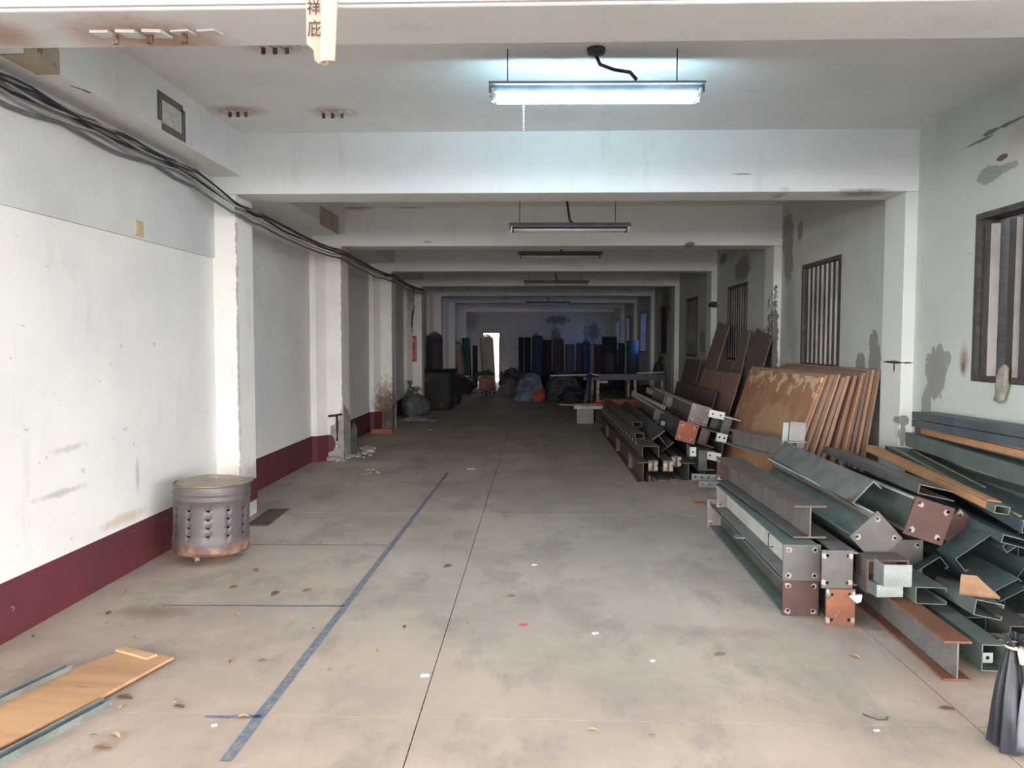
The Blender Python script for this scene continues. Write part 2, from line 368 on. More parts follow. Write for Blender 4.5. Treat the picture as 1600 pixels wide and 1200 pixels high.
# windows: frame, vertical metal slats in front of a fluted pane
t = NT('weathered_metal_sheet'); P = t.geo.outputs['Position']
c = t.mix(t.ramp(t.noise(3, 5, .6, vec=P, stretch=(1, 1, .5)), .35, .7), lin((122, 114, 109)), lin((92, 87, 86)))
c = t.mix(t.ramp(t.noise(11, 6, .7, vec=P, stretch=(1, 1, .4)), .64, .72), c, lin((96, 72, 60)))
M_SHEET = t.fin(c, .45, .6)
t = NT('fluted_pane'); wv = t.n('ShaderNodeTexWave', bands_direction='Z'); wv.inputs['Scale'].default_value = 26
t.l(t.tc.outputs['Object'], wv.inputs[0]); t.bump(wv.outputs['Fac'], .5, .01)
M_PANE = t.fin(lin((196, 208, 222)), .35); t.b.inputs['Transmission Weight'].default_value = .85; t.b.inputs['IOR'].default_value = 1.3
t = NT('daylight_tint_pane'); M_BLUEPANE = t.fin(lin((84, 116, 165)), .25); t.b.inputs['Transmission Weight'].default_value = 1.0; t.b.inputs['IOR'].default_value = 1.1  # bluish daylight for the back of the hall put into the glass colour
M_GRIME = simple('grimy_pane', (70, 74, 80), (96, 98, 102), 5, .4)
def slat(y, wd, z0, z1, dx, bend=.03):
    pr = [(0, 0), (.22*wd, bend), (.78*wd, bend), (wd, 0), (wd-.004, -.004), (.78*wd-.004, bend-.005), (.22*wd+.004, bend-.005), (.004, -.004)]
    return MB().prism([(WR+dx-v, y+u) for u, v in pr], z1-z0, 'z', z0)
for i, (a, b) in enumerate(wins):
    fr = MB(); e = .045
    fr.box(WR-.006, a, WZ0, WR+.16, a+e, WZ1).box(WR-.006, b-e, WZ0, WR+.16, b, WZ1).box(WR-.006, a+e, WZ1-e, WR+.16, b-e, WZ1).box(WR-.006, a+e, WZ0, WR+.16, b-e, WZ0+e)
    wo = struct('window_%d' % (i+1), fr, M_FRAME)
    MB().box(WR+.15, a+e, WZ0+e, WR+.158, b-e, WZ1-e).build('pane', M_PANE if i < 4 else M_BLUEPANE if i > 4 else M_GRIME, wo)
    if i in (0, 1, 2, 3):
        N = 8; stp = (b-a-2*e)/N
        for k in range(N):
            if i == 0 and k == 6: continue
            wd = stp*(.99 if k != 3 else .93); zt = WZ1-e-.005-(.0 if i else .04)
            o = slat(a+e+k*stp+.004, wd, WZ0+e, zt, .075 if i != 0 else .07+.02*random.random(), .05).build('slat', M_SHEET, wo)
    elif i == 4:
        for k in range(3): MB().box(WR+.05, a+e+k*.39, WZ0+e, WR+.07, a+e+k*.39+.36, WZ1-e).build('board', simple('dark_board', (52, 48, 48), (40, 38, 40), 4, .8), wo)
    else:
        MB().box(WR+.05, a+e, WZ0+e, WR+.07, a+(.35 if i != 6 else 1.0), WZ1-e).build('board', M_GRIME, wo)  # boards added to cut the bluish light reaching the back wall
# ---------------------------------------------------------------- ceiling lights
M_LAMPBODY = simple('grey_lamp_housing', (128, 130, 134), (108, 110, 114), 6, .4, .3)
M_DIM = simple('unlit_tube', (214, 216, 220), (196, 198, 204), 4, .25)
M_CAP = simple('tube_end_cap', (120, 112, 104), (90, 84, 78), 8, .4, .6)
M_BLACKW = simple('black_cable', (30, 31, 35), (44, 45, 50), 9, .55)
M_WHITEP = simple('white_plastic', (206, 204, 200), (190, 188, 184), 6, .45)
t = NT('lit_tube'); t.b.inputs['Emission Color'].default_value = (.48, .80, 1.0, 1); t.b.inputs["Emission Strength"].default_value = 110
M_LIT = t.fin((.9, .95, 1, 1), .3)
def ceiling_light(p, L, top, label, lit=False, tubes=2, tilt=0, drop=True, cord=True):
    r = empty('ceiling_light', p, label, 'light', 'tube lights along the ceiling', (0, 0, tilt))
    if lit:
        MB().box(-L/2, -.055, 0, L/2, .055, .05).box(-L/2, -.085, .04, L/2, .085, .055).build('housing', M_LAMPBODY, r)
    else:
        m = MB(); m.prism([(-.10, 0.012), (-.045, .06), (.045, .06), (.10, .012), (.10, .008), (.04, .052), (-.04, .052), (-.10, .008)], L, 'x', -L/2)
        m.build('reflector', M_LAMPBODY, r); MB().box(-L/2+.02, -.035, .018, L/2-.02, .035, .05).build('housing', M_LAMPBODY, r)
    ys = (-.045, .045) if tubes == 2 else (0,)
    for y in ys:
        tb = MB().tube([(-L/2+.05, y, -.022), (L/2-.05, y, -.022)], .016 if not lit else .024, 10).build('tube', M_LIT if lit else M_DIM, r)
        for sx in (-1, 1):
            MB().tube([(sx*(L/2-.055), y, -.022), (sx*(L/2-.02), y, -.022)], .0185, 10).build('end_cap', M_CAP, tb)
            MB().box(sx*(L/2-.025)-.008, y-.02, -.045, sx*(L/2-.025)+.008, y+.02, .02).build('lamp_holder', M_WHITEP, r)
    h = top-p[2]
    if drop:
        for sx in (-.46, .42): MB().tube([(sx*L*.9, 0, .05), (sx*L*.9, 0, h)], .004, 6).build('hanger', M_BLACKW, r)
    if cord:
        if lit:
            pts = [(.0, .06, h-.01), (.03, .05, h-.08), (.12, .03, h-.12), (.22, .02, h-.14), (.255, 0, h-.19), (.25, 0, .05)]
            MB().tube(pts, .012, 8).build('cord', M_BLACKW, r); MB().lathe([(.0, h), (.06, h), (.055, h-.03), (0, h-.035)], 14).build('ceiling_rose', M_BLACKW, r)
        else: MB().tube([(-.06, 0, h), (-.055, 0, h-.12), (.0, 0, .1), (.03, 0, .06)], .013, 8).build('cord', M_BLACKW, r)
    return r
cl = lambda px, py, Y: tuple(at(px, py, Y))
lamp = ceiling_light(cl(931, 147, 5.0), 1.36, CEIL, 'lit twin tube lamp hanging below the nearest ceiling bay', True, tilt=R(1.1))
m = MB()
for k in range(12): m.box(-.004, -.004, -.05-.018*k, .004, .004, -.05-.018*k+.012)
m.build('pull_chain', M_WHITEP, lamp).location = (-.46, 0, 0)
ceiling_light(cl(890, 357, 8.76), 1.36, CEIL, 'unlit twin tube lamp hanging second from the entrance', tilt=R(.8))
ceiling_light(cl(875, 399, 12.5), 1.36, CEIL, 'unlit grey tube lamp hanging third from the entrance', tilt=R(1.2))
ceiling_light(cl(869, 443, 16.2), 1.36, CEIL, 'unlit tube lamp hanging fourth from the entrance', tilt=R(.8))
ceiling_light(cl(856, 474, 23.7), 1.36, CEIL, 'unlit tube lamp farthest down the dark hall', tilt=R(.5))

# ---------------------------------------------------------------- rusted stubs on the ceiling
M_RUSTY = steel('rusty_scrap', (150, 140, 132), (110, 92, 80), .5, rough=.8)
def stub(p, label, wide=.35):
    r = empty('ceiling_bracket', p, label, 'bracket', 'rusted brackets on the ceiling')
    m = MB(); random.seed(int(abs(p[0]*991)))
    for k in range(5):
        x = (-.5+k*.23)*wide; q = random.random()*.02
        m.prism([(x, -.02-q), (x+.16*wide, -.03), (x+.2*wide, .02+q), (x+.05*wide, .03)], -.008-q*.3)
    m.build('strip', M_WHITEP, r)
    for k in range(3):
        x = (-.3+.3*k)*wide; m = MB(); m.box(x-.012, -.01, -.05, x+.012, .004, -.012).build('lug', M_RUSTY, r)
    return r
stub(cl(235, 60, 3.32)[:2]+(HB,), 'rusted bracket with lugs under the entrance beam', .5)
stub(tuple(fl(430, 72, CEIL)), 'rusted bracket on ceiling just behind the entrance beam', .25)
stub(tuple(fl(372, 173, CEIL)), 'rusted bracket on ceiling near the left box beam', .22)
stub(tuple(fl(520, 175, CEIL)), 'rusted bracket on ceiling left of the lit lamp', .25)

# ---------------------------------------------------------------- papers
M_PAPER = simple('aged_paper', (226, 210, 190), (214, 196, 176), 3, .8)
M_INK = simple('black_ink', (70, 64, 60), (84, 76, 70), 20, .8)
M_TAPE = simple('brown_tape', (106, 98, 84), (92, 84, 74), 14, .5)
M_NOTE = simple('white_notice', (206, 204, 198), (192, 190, 184), 20, .8, c3=(150, 146, 142), th=.7, sc3=30)
M_BROWNP = simple('brown_paper', (168, 152, 132), (184, 166, 142), 4, .7)
def text(name, body, size, m, parent, loc, rot, sx=1.0):
    c = bpy.data.curves.new('txt', 'FONT'); c.body = body; c.size = size; c.align_x = 'CENTER'; c.align_y = 'CENTER'; c.extrude = .0004
    o = bpy.data.objects.new('txt', c); COL.objects.link(o); bpy.context.view_layer.update()
    me = bpy.data.meshes.new_from_object(o.evaluated_get(bpy.context.evaluated_depsgraph_get())); bpy.data.objects.remove(o)
    me.materials.clear(); me.materials.append(m); q = link(name, me, m, parent); q.location = loc; q.rotation_euler = rot; q.scale = (sx, 1, 1); return q
# sheet hanging from the facade, its right edge rolled forward into a tube
pr = empty('hanging_paper', tuple(at(505, 45, 3.03)), 'curled cream paper with handwritten characters hanging from the entrance beam', 'paper')
sc = 3.03/1200
def cur(u, v):
    z = .20-(.325*(1-.10*(u < .3)*(1-u/.3)))*v if u < .55 else .20-.325*v
    low = -.02*v*max(0, (u-.2)) if u > .2 else .035*v
    x0 = -.066+.075*min(u, .55)/.55
    if u <= .55: return (x0, .012*math.sin(u*4), z+low)
    a = (u-.55)/.45*2*PI*.93; rr = .032-.004*v
    return (.012+rr*math.sin(a)*1.0+.024*(1-v*.6), -rr*(1-math.cos(a))*.8+.0, z+low)
MB().grid(cur, 44, 10).build('sheet', M_PAPER, pr, solid=.0012)
text('writing', '祥', .062, M_INK, pr, (-.036, -.004, .075), (R(90), 0, 0), .85); text('writing', '庇', .066, M_INK, pr, (-.033, -.004, -.004), (R(90), 0, 0), .85)
# notice with a taped border on the box beam
a = atx(268, 183, LBX); ny = a.y
nr = empty('taped_notice', (LBX+.002, ny, a.z), 'white notice with olive tape border on the left box beam', 'notice')
hw, hh = .21, .13
MB().box(0, -hw+.05, -hh+.035, .002, hw-.05, hh-.035).build('sheet', M_NOTE, nr)
for y0, y1, z0, z1 in ((-hw, hw-.04, hh-.05, hh), (-hw+.06, hw, -hh, -hh+.05), (-hw, -hw+.06, -hh+.06, hh-.05), (hw-.06, hw, -hh+.05, hh-.03)):
    MB().box(.001, y0, z0, .004, y1, z1).build('tape', M_TAPE, nr)
text('writing', '—————', .03, M_INK, nr, (.003, 0, .015), (R(90), 0, R(90)), .5); text('writing', '一二一', .02, M_INK, nr, (.003, .02, -.03), (R(90), 0, R(90)), .8)
# brown sheet folded round the lower edge of the box beam, and a torn scrap
a = atx(75, 80, LBX); y0, y1 = atx(37, 80, LBX).y, atx(92, 85, LBX).y
br = empty('brown_paper', (LBX, (y0+y1)/2, LBZ), 'brown paper folded round the lower edge of left box beam', 'paper')
h_ = (y1-y0)/2
MB().prism([(-h_, .02), (-h_, .16), (h_*.2, .19), (h_, .13), (h_, -.002), (-h_, -.002)], .003, 'x', .001).build('upper_half', M_BROWNP, br)
MB().box(-.13, -h_, -.005, .002, h_, -.002).build('lower_half', M_BROWNP, br)
text('writing', '干井', .035, M_INK, br, (.0045, -.05, .06), (R(90), 0, R(90)), 1.6); text('writing', 'と', .03, M_INK, br, (.0045, .1, .03), (R(90), 0, R(90)), 1.6)
a = atx(128, 137, LBX-.03)
mm = MB().prism([(-.02, -.07), (.015, -.01), (.03, .06), (.012, .05), (.008, -.01), (-.005, -.045)], .003).build('paper_scrap', M_TAPE); mm.location = (LBX-.04, a.y, LBZ-.004)
tag(mm, 'torn scrap of tape stuck under the left box beam', 'scrap')
a = atx(515, 342, LBX)
mm = MB().box(0, -.45, -.14, .003, .45, .10).build('brown_paper', M_BROWNP); mm.location = (LBX+.001, a.y, a.z+.0); tag(mm, 'square brown paper on the box beam of the second bay', 'paper')
a = atx(216, 357, WLN+.018)
mm = MB().box(0, -.055, -.055, .012, .055, .055).box(.012, -.04, -.04, .016, .04, .04).build('wall_plate', simple('yellowed_plate', (176, 158, 122), (196, 178, 140), 9, .5), bevel=.003); mm.location = (WLN+.018, a.y, a.z); tag(mm, 'small yellowed switch plate on the left wall band', 'switch plate')

# ---------------------------------------------------------------- cables along the left wall
M_GREYC = simple('grey_cable', (108, 112, 116), (84, 88, 92), 7, .5)
M_PALEC = simple('pale_cable', (168, 166, 158), (142, 140, 134), 7, .5)
M_BLUEC = simple('blue_grey_cable', (62, 72, 88), (50, 58, 70), 7, .5)
cb = empty('cable_bundle', (-2.85, YF, 3.05), 'bundle of sagging grey and black cables along the left wall', 'cables')
def cable(seed, r, m, dz, dx):
    random.seed(seed); pts = []
    y = YF+.42
    while y < bay(3)+.1:
        k = (y-Y0)/BAY; ph = k-math.floor(k)
        near = y < bay(0)-.35
        f = min(1, max(0, (y-bay(0)+.55)/.42)); f = f*f*(3-2*f)
        x = (WLN+.05)+(XL+.045-WLN-.05)*f
        base = (3.035+.03*min(1, (y-YF)/(bay(0)-YF)))*(1-f)+2.865*f
        sag = -.05*math.sin(PI*ph) if y > bay(0)+.4 else -.035*abs(math.sin(PI*(y-YF)/1.1+seed))
        pts.append((x+dx+.012*noise.noise((y*1.7, seed*3, 0)), y, base+dz+sag+.018*noise.noise((y*1.3, seed, 5)))); y += .16
    return MB().tube([(p[0]-cb.location.x, p[1]-cb.location.y, p[2]-cb.location.z) for p in pts], r, 7).build('cable', m, cb)
cable(1, .009, M_GREYC, .035, .0); cable(2, .010, M_BLACKW, .0, .012); cable(3, .008, M_BLUEC, .04, .02); cable(4, .008, M_PALEC, -.035, .016); cable(5, .012, M_GREYC, -.07, .0); cable(6, .007, M_BLACKW, .02, .034); cable(7, .008, M_PALEC, .012, .028)

# ---------------------------------------------------------------- fourth pillar: fuse box, conduit, socket, red sign
y4 = bay(3)
M_BOX = simple('fuse_box_grey', (168, 170, 172), (150, 152, 156), 4, .5)
a = at(633, 470, y4)
fb = empty('fuse_box', (a.x+.09, y4, a.z), 'pale grey fuse box high on the fourth left pillar', 'fuse box')
MB().box(-.13, -.16, -.23, .13, 0, .23).build('cabinet', M_BOX, fb, bevel=.01); MB().box(-.12, -.168, -.22, .12, -.16, .22).build('door', M_BOX, fb); MB().box(.08, -.185, -.02, .10, -.168, .03).build('latch', M_BLACKW, fb)
a, b = at(646, 448, y4-.02), at(643, 512, y4-.02)
cdt = MB().tube([(a.x, y4-.025, a.z), (a.x+.005, y4-.025, (a.z+b.z)/2), (b.x+.01, y4-.025, b.z+.2), (b.x, y4-.025, b.z)], .022, 8).build('conduit', M_BLACKW)
tag(cdt, 'black conduit running down the pillar above the red sign', 'conduit')
a = at(643, 517, y4)
sk = empty('wall_socket', (a.x, y4, a.z), 'small grey wall socket above the red sign', 'socket')
MB().box(-.045, -.035, -.06, .045, 0, .06).build('plate', M_BOX, sk, bevel=.006); MB().box(-.012, -.04, -.045, .012, -.034, -.02).build('rocker', M_WHITEP, sk)
M_SIGNRED = simple('red_sign_board', (168, 34, 40), (150, 28, 36), 5, .5); M_GOLD = simple('gold_lettering', (236, 214, 170), (220, 190, 140), 8, .5); M_DKRED = simple('dark_red_border', (104, 22, 30), (92, 20, 28), 5, .5)
a = at(644, 545, y4); hx, hz = 7.0*y4/1200, 20*y4/1200
sg = empty('red_sign', (a.x, y4, a.z), 'red upright sign with four gold characters on the left pillar', 'sign')
MB().box(-hx, -.018, -hz, hx, 0, hz).build('board', M_SIGNRED, sg, bevel=.003)
for q in ((-hx+.012, -hz+.015, -hx+.02, hz-.015), (hx-.02, -hz+.015, hx-.012, hz-.015), (-hx+.02, hz-.023, hx-.02, hz-.015), (-hx+.02, -hz+.015, hx-.02, -hz+.023)):
    MB().box(q[0], -.021, q[1], q[2], -.018, q[3]).build('border', M_GOLD if q[0] > 0 else M_DKRED, sg)
for i, ch in enumerate('開工大吉'): text('character', ch, .125, M_GOLD, sg, (0, -.0195, hz-.115-i*.13), (R(90), 0, 0))
# ---------------------------------------------------------------- steel sections
S_GREY = steel('grey_mill_steel', (116, 113, 110), (94, 93, 92), .66)
S_DARK = steel('dark_mill_steel', (98, 94, 91), (80, 78, 76), .66)
S_GREEN = steel('grey_green_primer', (104, 112, 106), (88, 98, 93), .72, (104, 84, 66))
S_TEAL = steel('dark_teal_primer', (78, 92, 93), (62, 76, 78), .76, (92, 84, 70))
S_BLUE = steel('slate_primer', (90, 98, 102), (72, 81, 86), .8, (96, 90, 84))
S_GALV = steel('galvanised_steel', (150, 156, 154), (124, 132, 130), .78, (120, 104, 88), .38, .5)
S_WHITE = steel('white_painted_steel', (204, 206, 200), (186, 190, 184), .8, (140, 128, 112))
S_RUST = steel('rust_brown_steel', (112, 78, 60), (92, 66, 54), .5, (128, 78, 50), .8, .05)
S_BROWN = steel('dull_brown_steel', (92, 80, 74), (78, 68, 64), .58, (100, 72, 58), .7, .1)
S_ORANGE = steel('orange_rust', (150, 92, 58), (122, 80, 60), .5, (172, 104, 62), .85, .0)
S_EDGE = steel('bright_sheared_edge', (206, 202, 196), (176, 170, 162), .66, (150, 110, 84), .4, .4)
def plate_mat(name, c, c2, rust, rc, half):
    """end plate: bare chipped rings round the four bolt holes"""
    t = NT(name); O = t.tc.outputs['Object']
    col = t.mix(t.ramp(t.noise(7, 6, .65), .35, .68), lin(c), lin(c2))
    col = t.mix(t.ramp(t.noise(16, 7, .7), rust, rust+.08), col, lin(rc))
    sx = t.n('ShaderNodeSeparateXYZ'); t.l(O, sx.inputs[0])
    dx = t.math('SUBTRACT', t.math('ABSOLUTE', sx.outputs[0]), half); dz = t.math('SUBTRACT', t.math('ABSOLUTE', sx.outputs[2]), half)
    d = t.math('SQRT', t.math('ADD', t.math('MULTIPLY', dx, dx), t.math('MULTIPLY', dz, dz)))
    d = t.math('ADD', d, t.math('MULTIPLY', t.math('SUBTRACT', t.noise(40, 4, .7), .5), .035))
    col = t.mix(t.math('MULTIPLY', t.ramp(d, .019, .015), .85), col, lin((160, 150, 143)))
    return t.fin(col, .6, .15)
P_GREY = plate_mat('grey_end_plate', (96, 92, 90), (84, 80, 79), .72, (120, 92, 76), .078)
P_PALE = plate_mat('pale_end_plate', (134, 124, 117), (118, 108, 103), .70, (128, 92, 70), .078)
P_BROWN = plate_mat('brown_end_plate', (80, 52, 45), (68, 48, 43), .66, (120, 84, 66), .078)
P_ORANGE = plate_mat('orange_end_plate', (136, 84, 58), (110, 74, 60), .62, (196, 178, 164), .078)
P_RUST2 = plate_mat('bright_rust_end_plate', (150, 84, 50), (128, 72, 48), .66, (110, 70, 52), .078)
def sec(kind, w, h, t, tf):
    W, H = w/2, h/2
    if kind == 'H': return [('web', [(-t/2, -H+tf, t/2, H-tf)]), ('flange', [(-W, H-tf, W, H)]), ('flange', [(-W, -H, W, -H+tf)])]
    if kind == 'C': return [('channel_body', [(-W, -H, -W+t, H), (-W+t, H-tf, W, H), (-W+t, -H, W, -H+tf)])]            # open to the right
    if kind == 'Z': return [('channel_body', [(-W, -H, -W+t, H), (-W+t, H-tf, W, H), (-W+t, -H, W, -H+tf), (W-t, H-.022, W, H-tf), (W-t, -H+tf, W, -H+.022)])]   # lipped
    if kind == 'L': return [('angle_body', [(-W, -H, -W+t, H), (-W+t, -H, W, -H+tf)])]
    if kind == 'T': return [('tube_body', [(-W, -H, -W+t, H), (W-t, -H, W, H), (-W+t, H-tf, W-t, H), (-W+t, -H, W-t, -H+tf)])]
    if kind == 'F': return [('flat_body', [(-W, -H, W, H)])]
NAMES = {'H': ('steel_h_section', 'steel beam'), 'C': ('steel_channel', 'steel channel'), 'Z': ('steel_purlin', 'steel purlin'), 'L': ('steel_angle', 'steel angle'), 'T': ('steel_tube', 'steel tube'), 'F': ('steel_strip', 'steel strip')}
def member(kind, F, B, w, h, label, m, t=.008, tf=None, roll=0, mt=None, mb_=None, plate=None, back=None, group=None, stiff=(), name=None, cat=None):
    """a steel section lying from its front end F to its back end B; roll in degrees, clockwise as seen from the front"""
    F, B = Vector(F), Vector(B); L = (B-F).length; y = (B-F).normalized(); x = y.cross(Vector((0, 0, 1))).normalized(); z = x.cross(y)
    tf = tf or t
    M = Matrix(((x.x, y.x, z.x, F.x), (x.y, y.y, z.y, F.y), (x.z, y.z, z.z, F.z), (0, 0, 0, 1))) @ Matrix.Rotation(R(roll), 4, 'Y')
    nm, ct = NAMES[kind]; r = empty(name or nm, (0, 0, 0), label, cat or ct, group); r.matrix_world = M
    for i, (pn, rects) in enumerate(sec(kind, w, h, t, tf)):
        mb = MB()
        for a, b, c, d in rects: mb.box(a, 0, b, c, L, d)
        mb.build(pn, (m, mt or m, mb_ or m)[i], r)
    for yy in stiff: MB().box(-w/2+.004, yy, -h/2+tf, -t/2, yy+.012, h/2-tf).build('stiffener', m, r)
    for spec, yy, sgn in ((plate, -.014, 1), (back, L, 1)):
        if spec:
            s, pm = spec[0], spec[1]; off = spec[2] if len(spec) > 2 else (0, 0); sw, sh = s if isinstance(s, tuple) else (s, s)
            hx, hz = sw/2-.032, sh/2-.032
            o = link('end_plate', plate_mesh(sw, sh, .014, [(-hx, -hz), (hx, -hz), (hx, hz), (-hx, hz)], .0105), pm, r); o.location = (off[0], yy, off[1])
    return r
def perforated(F, B, w, h, label, m, nh, roll=0, hr=.011, rows=1, group=None, name='perforated_angle'):
    """angle with a row of round holes in its upright leg facing left"""
    F, B = Vector(F), Vector(B); L = (B-F).length; y = (B-F).normalized(); x = y.cross(Vector((0, 0, 1))).normalized(); z = x.cross(y)
    M = Matrix(((x.x, y.x, z.x, F.x), (x.y, y.y, z.y, F.y), (x.z, y.z, z.z, F.z), (0, 0, 0, 1))) @ Matrix.Rotation(R(roll), 4, 'Y')
    r = empty(name, (0, 0, 0), label, 'steel angle', group); r.matrix_world = M
    hs = [(-L/2+L*(k+.5)/nh, 0) for k in range(nh)]
    me = plate_mesh(L, h, .006, hs, hr); o = link('upright_leg', me, m, r); o.location = (-w/2, L/2, 0); o.rotation_euler = (0, 0, R(90))
    MB().box(-w/2, 0, -h/2, w/2, L, -h/2+.006).build('flat_leg', m, r)
    return r
def clip(p, w, h, label, m, rz=0, nh=2, group=None, tilt=0, depth=.05, roll=0, on=None):
    """short bolted clip: a plate facing the entrance with holes, and a return leg"""
    r = empty('steel_clip', tuple(p), None if on else label, None if on else 'steel clip', group, (tilt, roll, rz))
    if on: r.parent = on; r.matrix_parent_inverse = on.matrix_basis.inverted(); r['label'] = label; r.name = 'bolted_clip'
    hs = [(-w/2+w*(k+.5)/nh, 0) for k in range(nh)] if nh else []
    link('face_plate', plate_mesh(w, h, .006, hs, min(.012, h*.2)), m, r)
    MB().box(-w/2, .006, -h/2, -w/2+.006, depth, h/2).build('return_leg', m, r)
    return r
# ---- near stack: bottom course
NG = 'steel sections in the near stack'
b1 = member('H', (1.605, 4.64, .107), (1.665, 6.88, .107), .205, .205, 'grey beam on the floor behind the lower brown square plate', S_DARK, mt=S_GREEN, mb_=S_GREEN, plate=(.213, P_BROWN), back=((.21, .25), P_PALE, (-.02, .02)), tf=.012, group=NG)
p10 = member('H', (1.80, 4.49, .108), (1.85, 6.7, .108), .14, .20, 'beam on the floor with a flaking orange end plate', S_GREY, plate=((.165, .215), P_ORANGE, (-.015, 0)), tf=.01, group=NG)
i14 = member('H', (2.062, 3.74, .101), (2.16, 6.6, .101), .13, .20, 'rusty topped beam on the floor reaching nearest the entrance', S_GREY, mt=S_RUST, mb_=S_RUST, t=.009, tf=.012, group=NG)
# second course
b2 = member('H', (1.607, 4.64, .327), (1.655, 6.62, .333), .20, .215, 'white webbed beam with pale square plate above the brown plate', S_WHITE, mt=S_GREEN, mb_=S_GREY, plate=((.222, .222), P_GREY), back=((.19, .21), P_PALE), tf=.012, group=NG)
hd = MB(); hd.tube([(-.012, .55, -.055), (-.045, .55, -.055), (-.045, .55, .035), (-.012, .55, .035)], .006, 6).build('wire_loop', S_DARK, b2)
MB().box(-.17, .95, -.105, -.02, 1.02, -.099).build('clip_tab', S_GALV, b2)
p9 = member('H', (1.82, 4.50, .33), (1.84, 6.6, .33), .13, .20, 'beam with a grey plate resting above the orange plate', S_GREY, mb_=S_BROWN, plate=((.178, .225), P_GREY, (-.055, 0)), tf=.01, group=NG)
stb = member('T', (2.035, 4.44, .305), (2.035, 4.60, .305), .24, .195, 'short rusty open box stub under the diamond turned plate', S_BROWN, t=.01, group=NG)
MB().box(-.11, .12, -.088, .11, .13, .088).build('inner_plate', S_RUST, stb)
member('H', (2.30, 4.82, .315), (2.36, 6.7, .315), .19, .22, 'beam with a grey plate half hidden behind the diamond plate', S_GREEN, mt=S_DARK, plate=(.226, P_GREY), tf=.012, group=NG)
member('H', (2.30, 4.9, .10), (2.36, 6.7, .10), .15, .19, 'dark beam at the bottom behind the clipped channel', S_DARK, tf=.01, group=NG)
# third course
member('H', (1.70, 4.76, .545), (1.66, 6.62, .565), .20, .205, 'grey beam with rusty top flange lying on the white webbed beam', S_GREY, mt=S_BROWN, mb_=S_DARK, tf=.012, back=((.20, .21), P_BROWN), group=NG)
member('H', (2.045, 4.64, .487), (1.98, 6.6, .53), .20, .20, 'green webbed beam with a grey plate turned like a diamond', S_GREEN, mt=S_EDGE, mb_=S_GREEN, roll=47, plate=(.226, P_GREY), tf=.010, group=NG)
member('H', (2.325, 4.58, .602), (2.39, 6.62, .57), .21, .21, 'green beam with a brown tilted square plate', S_GREEN, mt=S_EDGE, mb_=S_DARK, roll=18, plate=(.235, P_BROWN), tf=.012, group=NG)
member('H', (2.61, 4.76, .50), (2.66, 6.6, .49), .17, .17, 'beam with a brown plate showing behind the tilted one', S_TEAL, roll=42, plate=(.205, P_BROWN), tf=.012, group=NG)
member('C', (2.085, 4.86, .695), (2.14, 6.75, .70), .07, .19, 'wide smooth grey channel lying across the top of the beams', S_GREY, roll=42, t=.008, group=NG)
# loose pieces at the front
cc = member('T', tuple(at(1390, 923, 4.34)), (1.985, 4.60, .245), .15, .07, 'pale grey short box lying under the shiny bent clip', S_GREEN, t=.006, group=NG); MB().box(-.075, -.004, -.035, .075, 0, .035).build('end_cap', S_GALV, cc)
clip(at(1403, 900, 4.30), .155, .125, 'shiny bent clip plate in front of the rusty box stub', S_GALV, nh=0, depth=.13, on=stb)
member('Z', tuple(at(1455, 931, 4.28)), (2.235, 4.78, .225), .165, .095, 'open ended lipped purlin right of the shiny clip', S_GREEN, roll=-90+90, t=.004, group=NG)
c15 = member('T', (2.27, 3.80, .095), (2.31, 4.85, .095), .115, .135, 'pale green box section right of the rusty floor beam', S_GREEN, t=.005, group=NG)
clip(Vector((2.235, 3.79, .10)), .05, .05, 'small bolted tab on the pale green box section', S_GALV, nh=1, depth=.01, on=c15)
member('C', (2.44, 3.95, .03), (2.50, 6.3, .03), .10, .06, 'dark channel on the floor in shadow of the box section', S_TEAL, t=.005, group=NG)
# heap of lipped purlins to the right
HG = 'purlins heaped under the long green ones'
def pz(px, py, Yf, B, w, h, roll, m, label, k='Z', t=.004): return member(k, tuple(at(px, py, Yf)), B, w, h, label, m, t=t, roll=roll, group=HG)
pz(1456, 890, 4.62, (2.43, 4.79, .275), .075, .17, 52, S_TEAL, 'short purlin end right of the half hidden plate')
pz(1532, 862, 4.42, (2.585, 4.71, .44), .09, .27, 52, S_TEAL, 'widest tilted purlin end with a pale rim beside the brown plates')
pz(1580, 850, 4.52, (2.90, 6.6, .47), .06, .10, 52, S_GREEN, 'narrow box end next to the widest tilted purlin', 'T')
member('Z', (2.43, 4.25, .105), (2.47, 6.3, .105), .07, .12, 'dark purlin end low beside the open lipped purlin', S_TEAL, t=.004, roll=90, group=HG)
pz(1545, 953, 4.08, (2.46, 4.6, .205), .14, .085, 10, S_GREEN, 'grey topped purlin under the torn tan board scrap')
pz(1578, 922, 4.25, (2.74, 6.5, .27), .15, .07, -30, S_TEAL, 'dark purlin end right of the torn tan scrap')
member('T', (2.575, 4.05, .10), (2.62, 6.4, .10), .15, .13, 'dark box end at the right edge above the black sack', S_DARK, t=.004, group=HG)
member('Z', (2.86, 4.5, .30), (2.90, 6.5, .30), .08, .16, 'teal purlin sloping out of view at the right edge', S_TEAL, t=.004, roll=35, group=HG)
for i, (x, z, lb) in enumerate(((2.76, .085, 'lowest hidden purlin right of the dark box'), (2.94, .085, 'lowest hidden purlin in the middle of heap'), (3.12, .085, 'lowest hidden purlin against the right wall'), (3.15, .26, 'second hidden purlin up the right wall'), (3.01, .435, 'third hidden purlin beside the wall'), (3.19, .435, 'third hidden purlin up the right wall'))):
    member('Z', (x, 4.6+.1*(i % 3), z), (x+.02, 6.6, z), .16, .165, lb, S_TEAL, t=.004, group='buried dark purlins')
member('Z', (3.17, 4.4, .615), (3.215, 6.6, .615), .14, .16, 'green purlin against the right wall under the grey green box', S_GREEN, t=.004, group=HG)
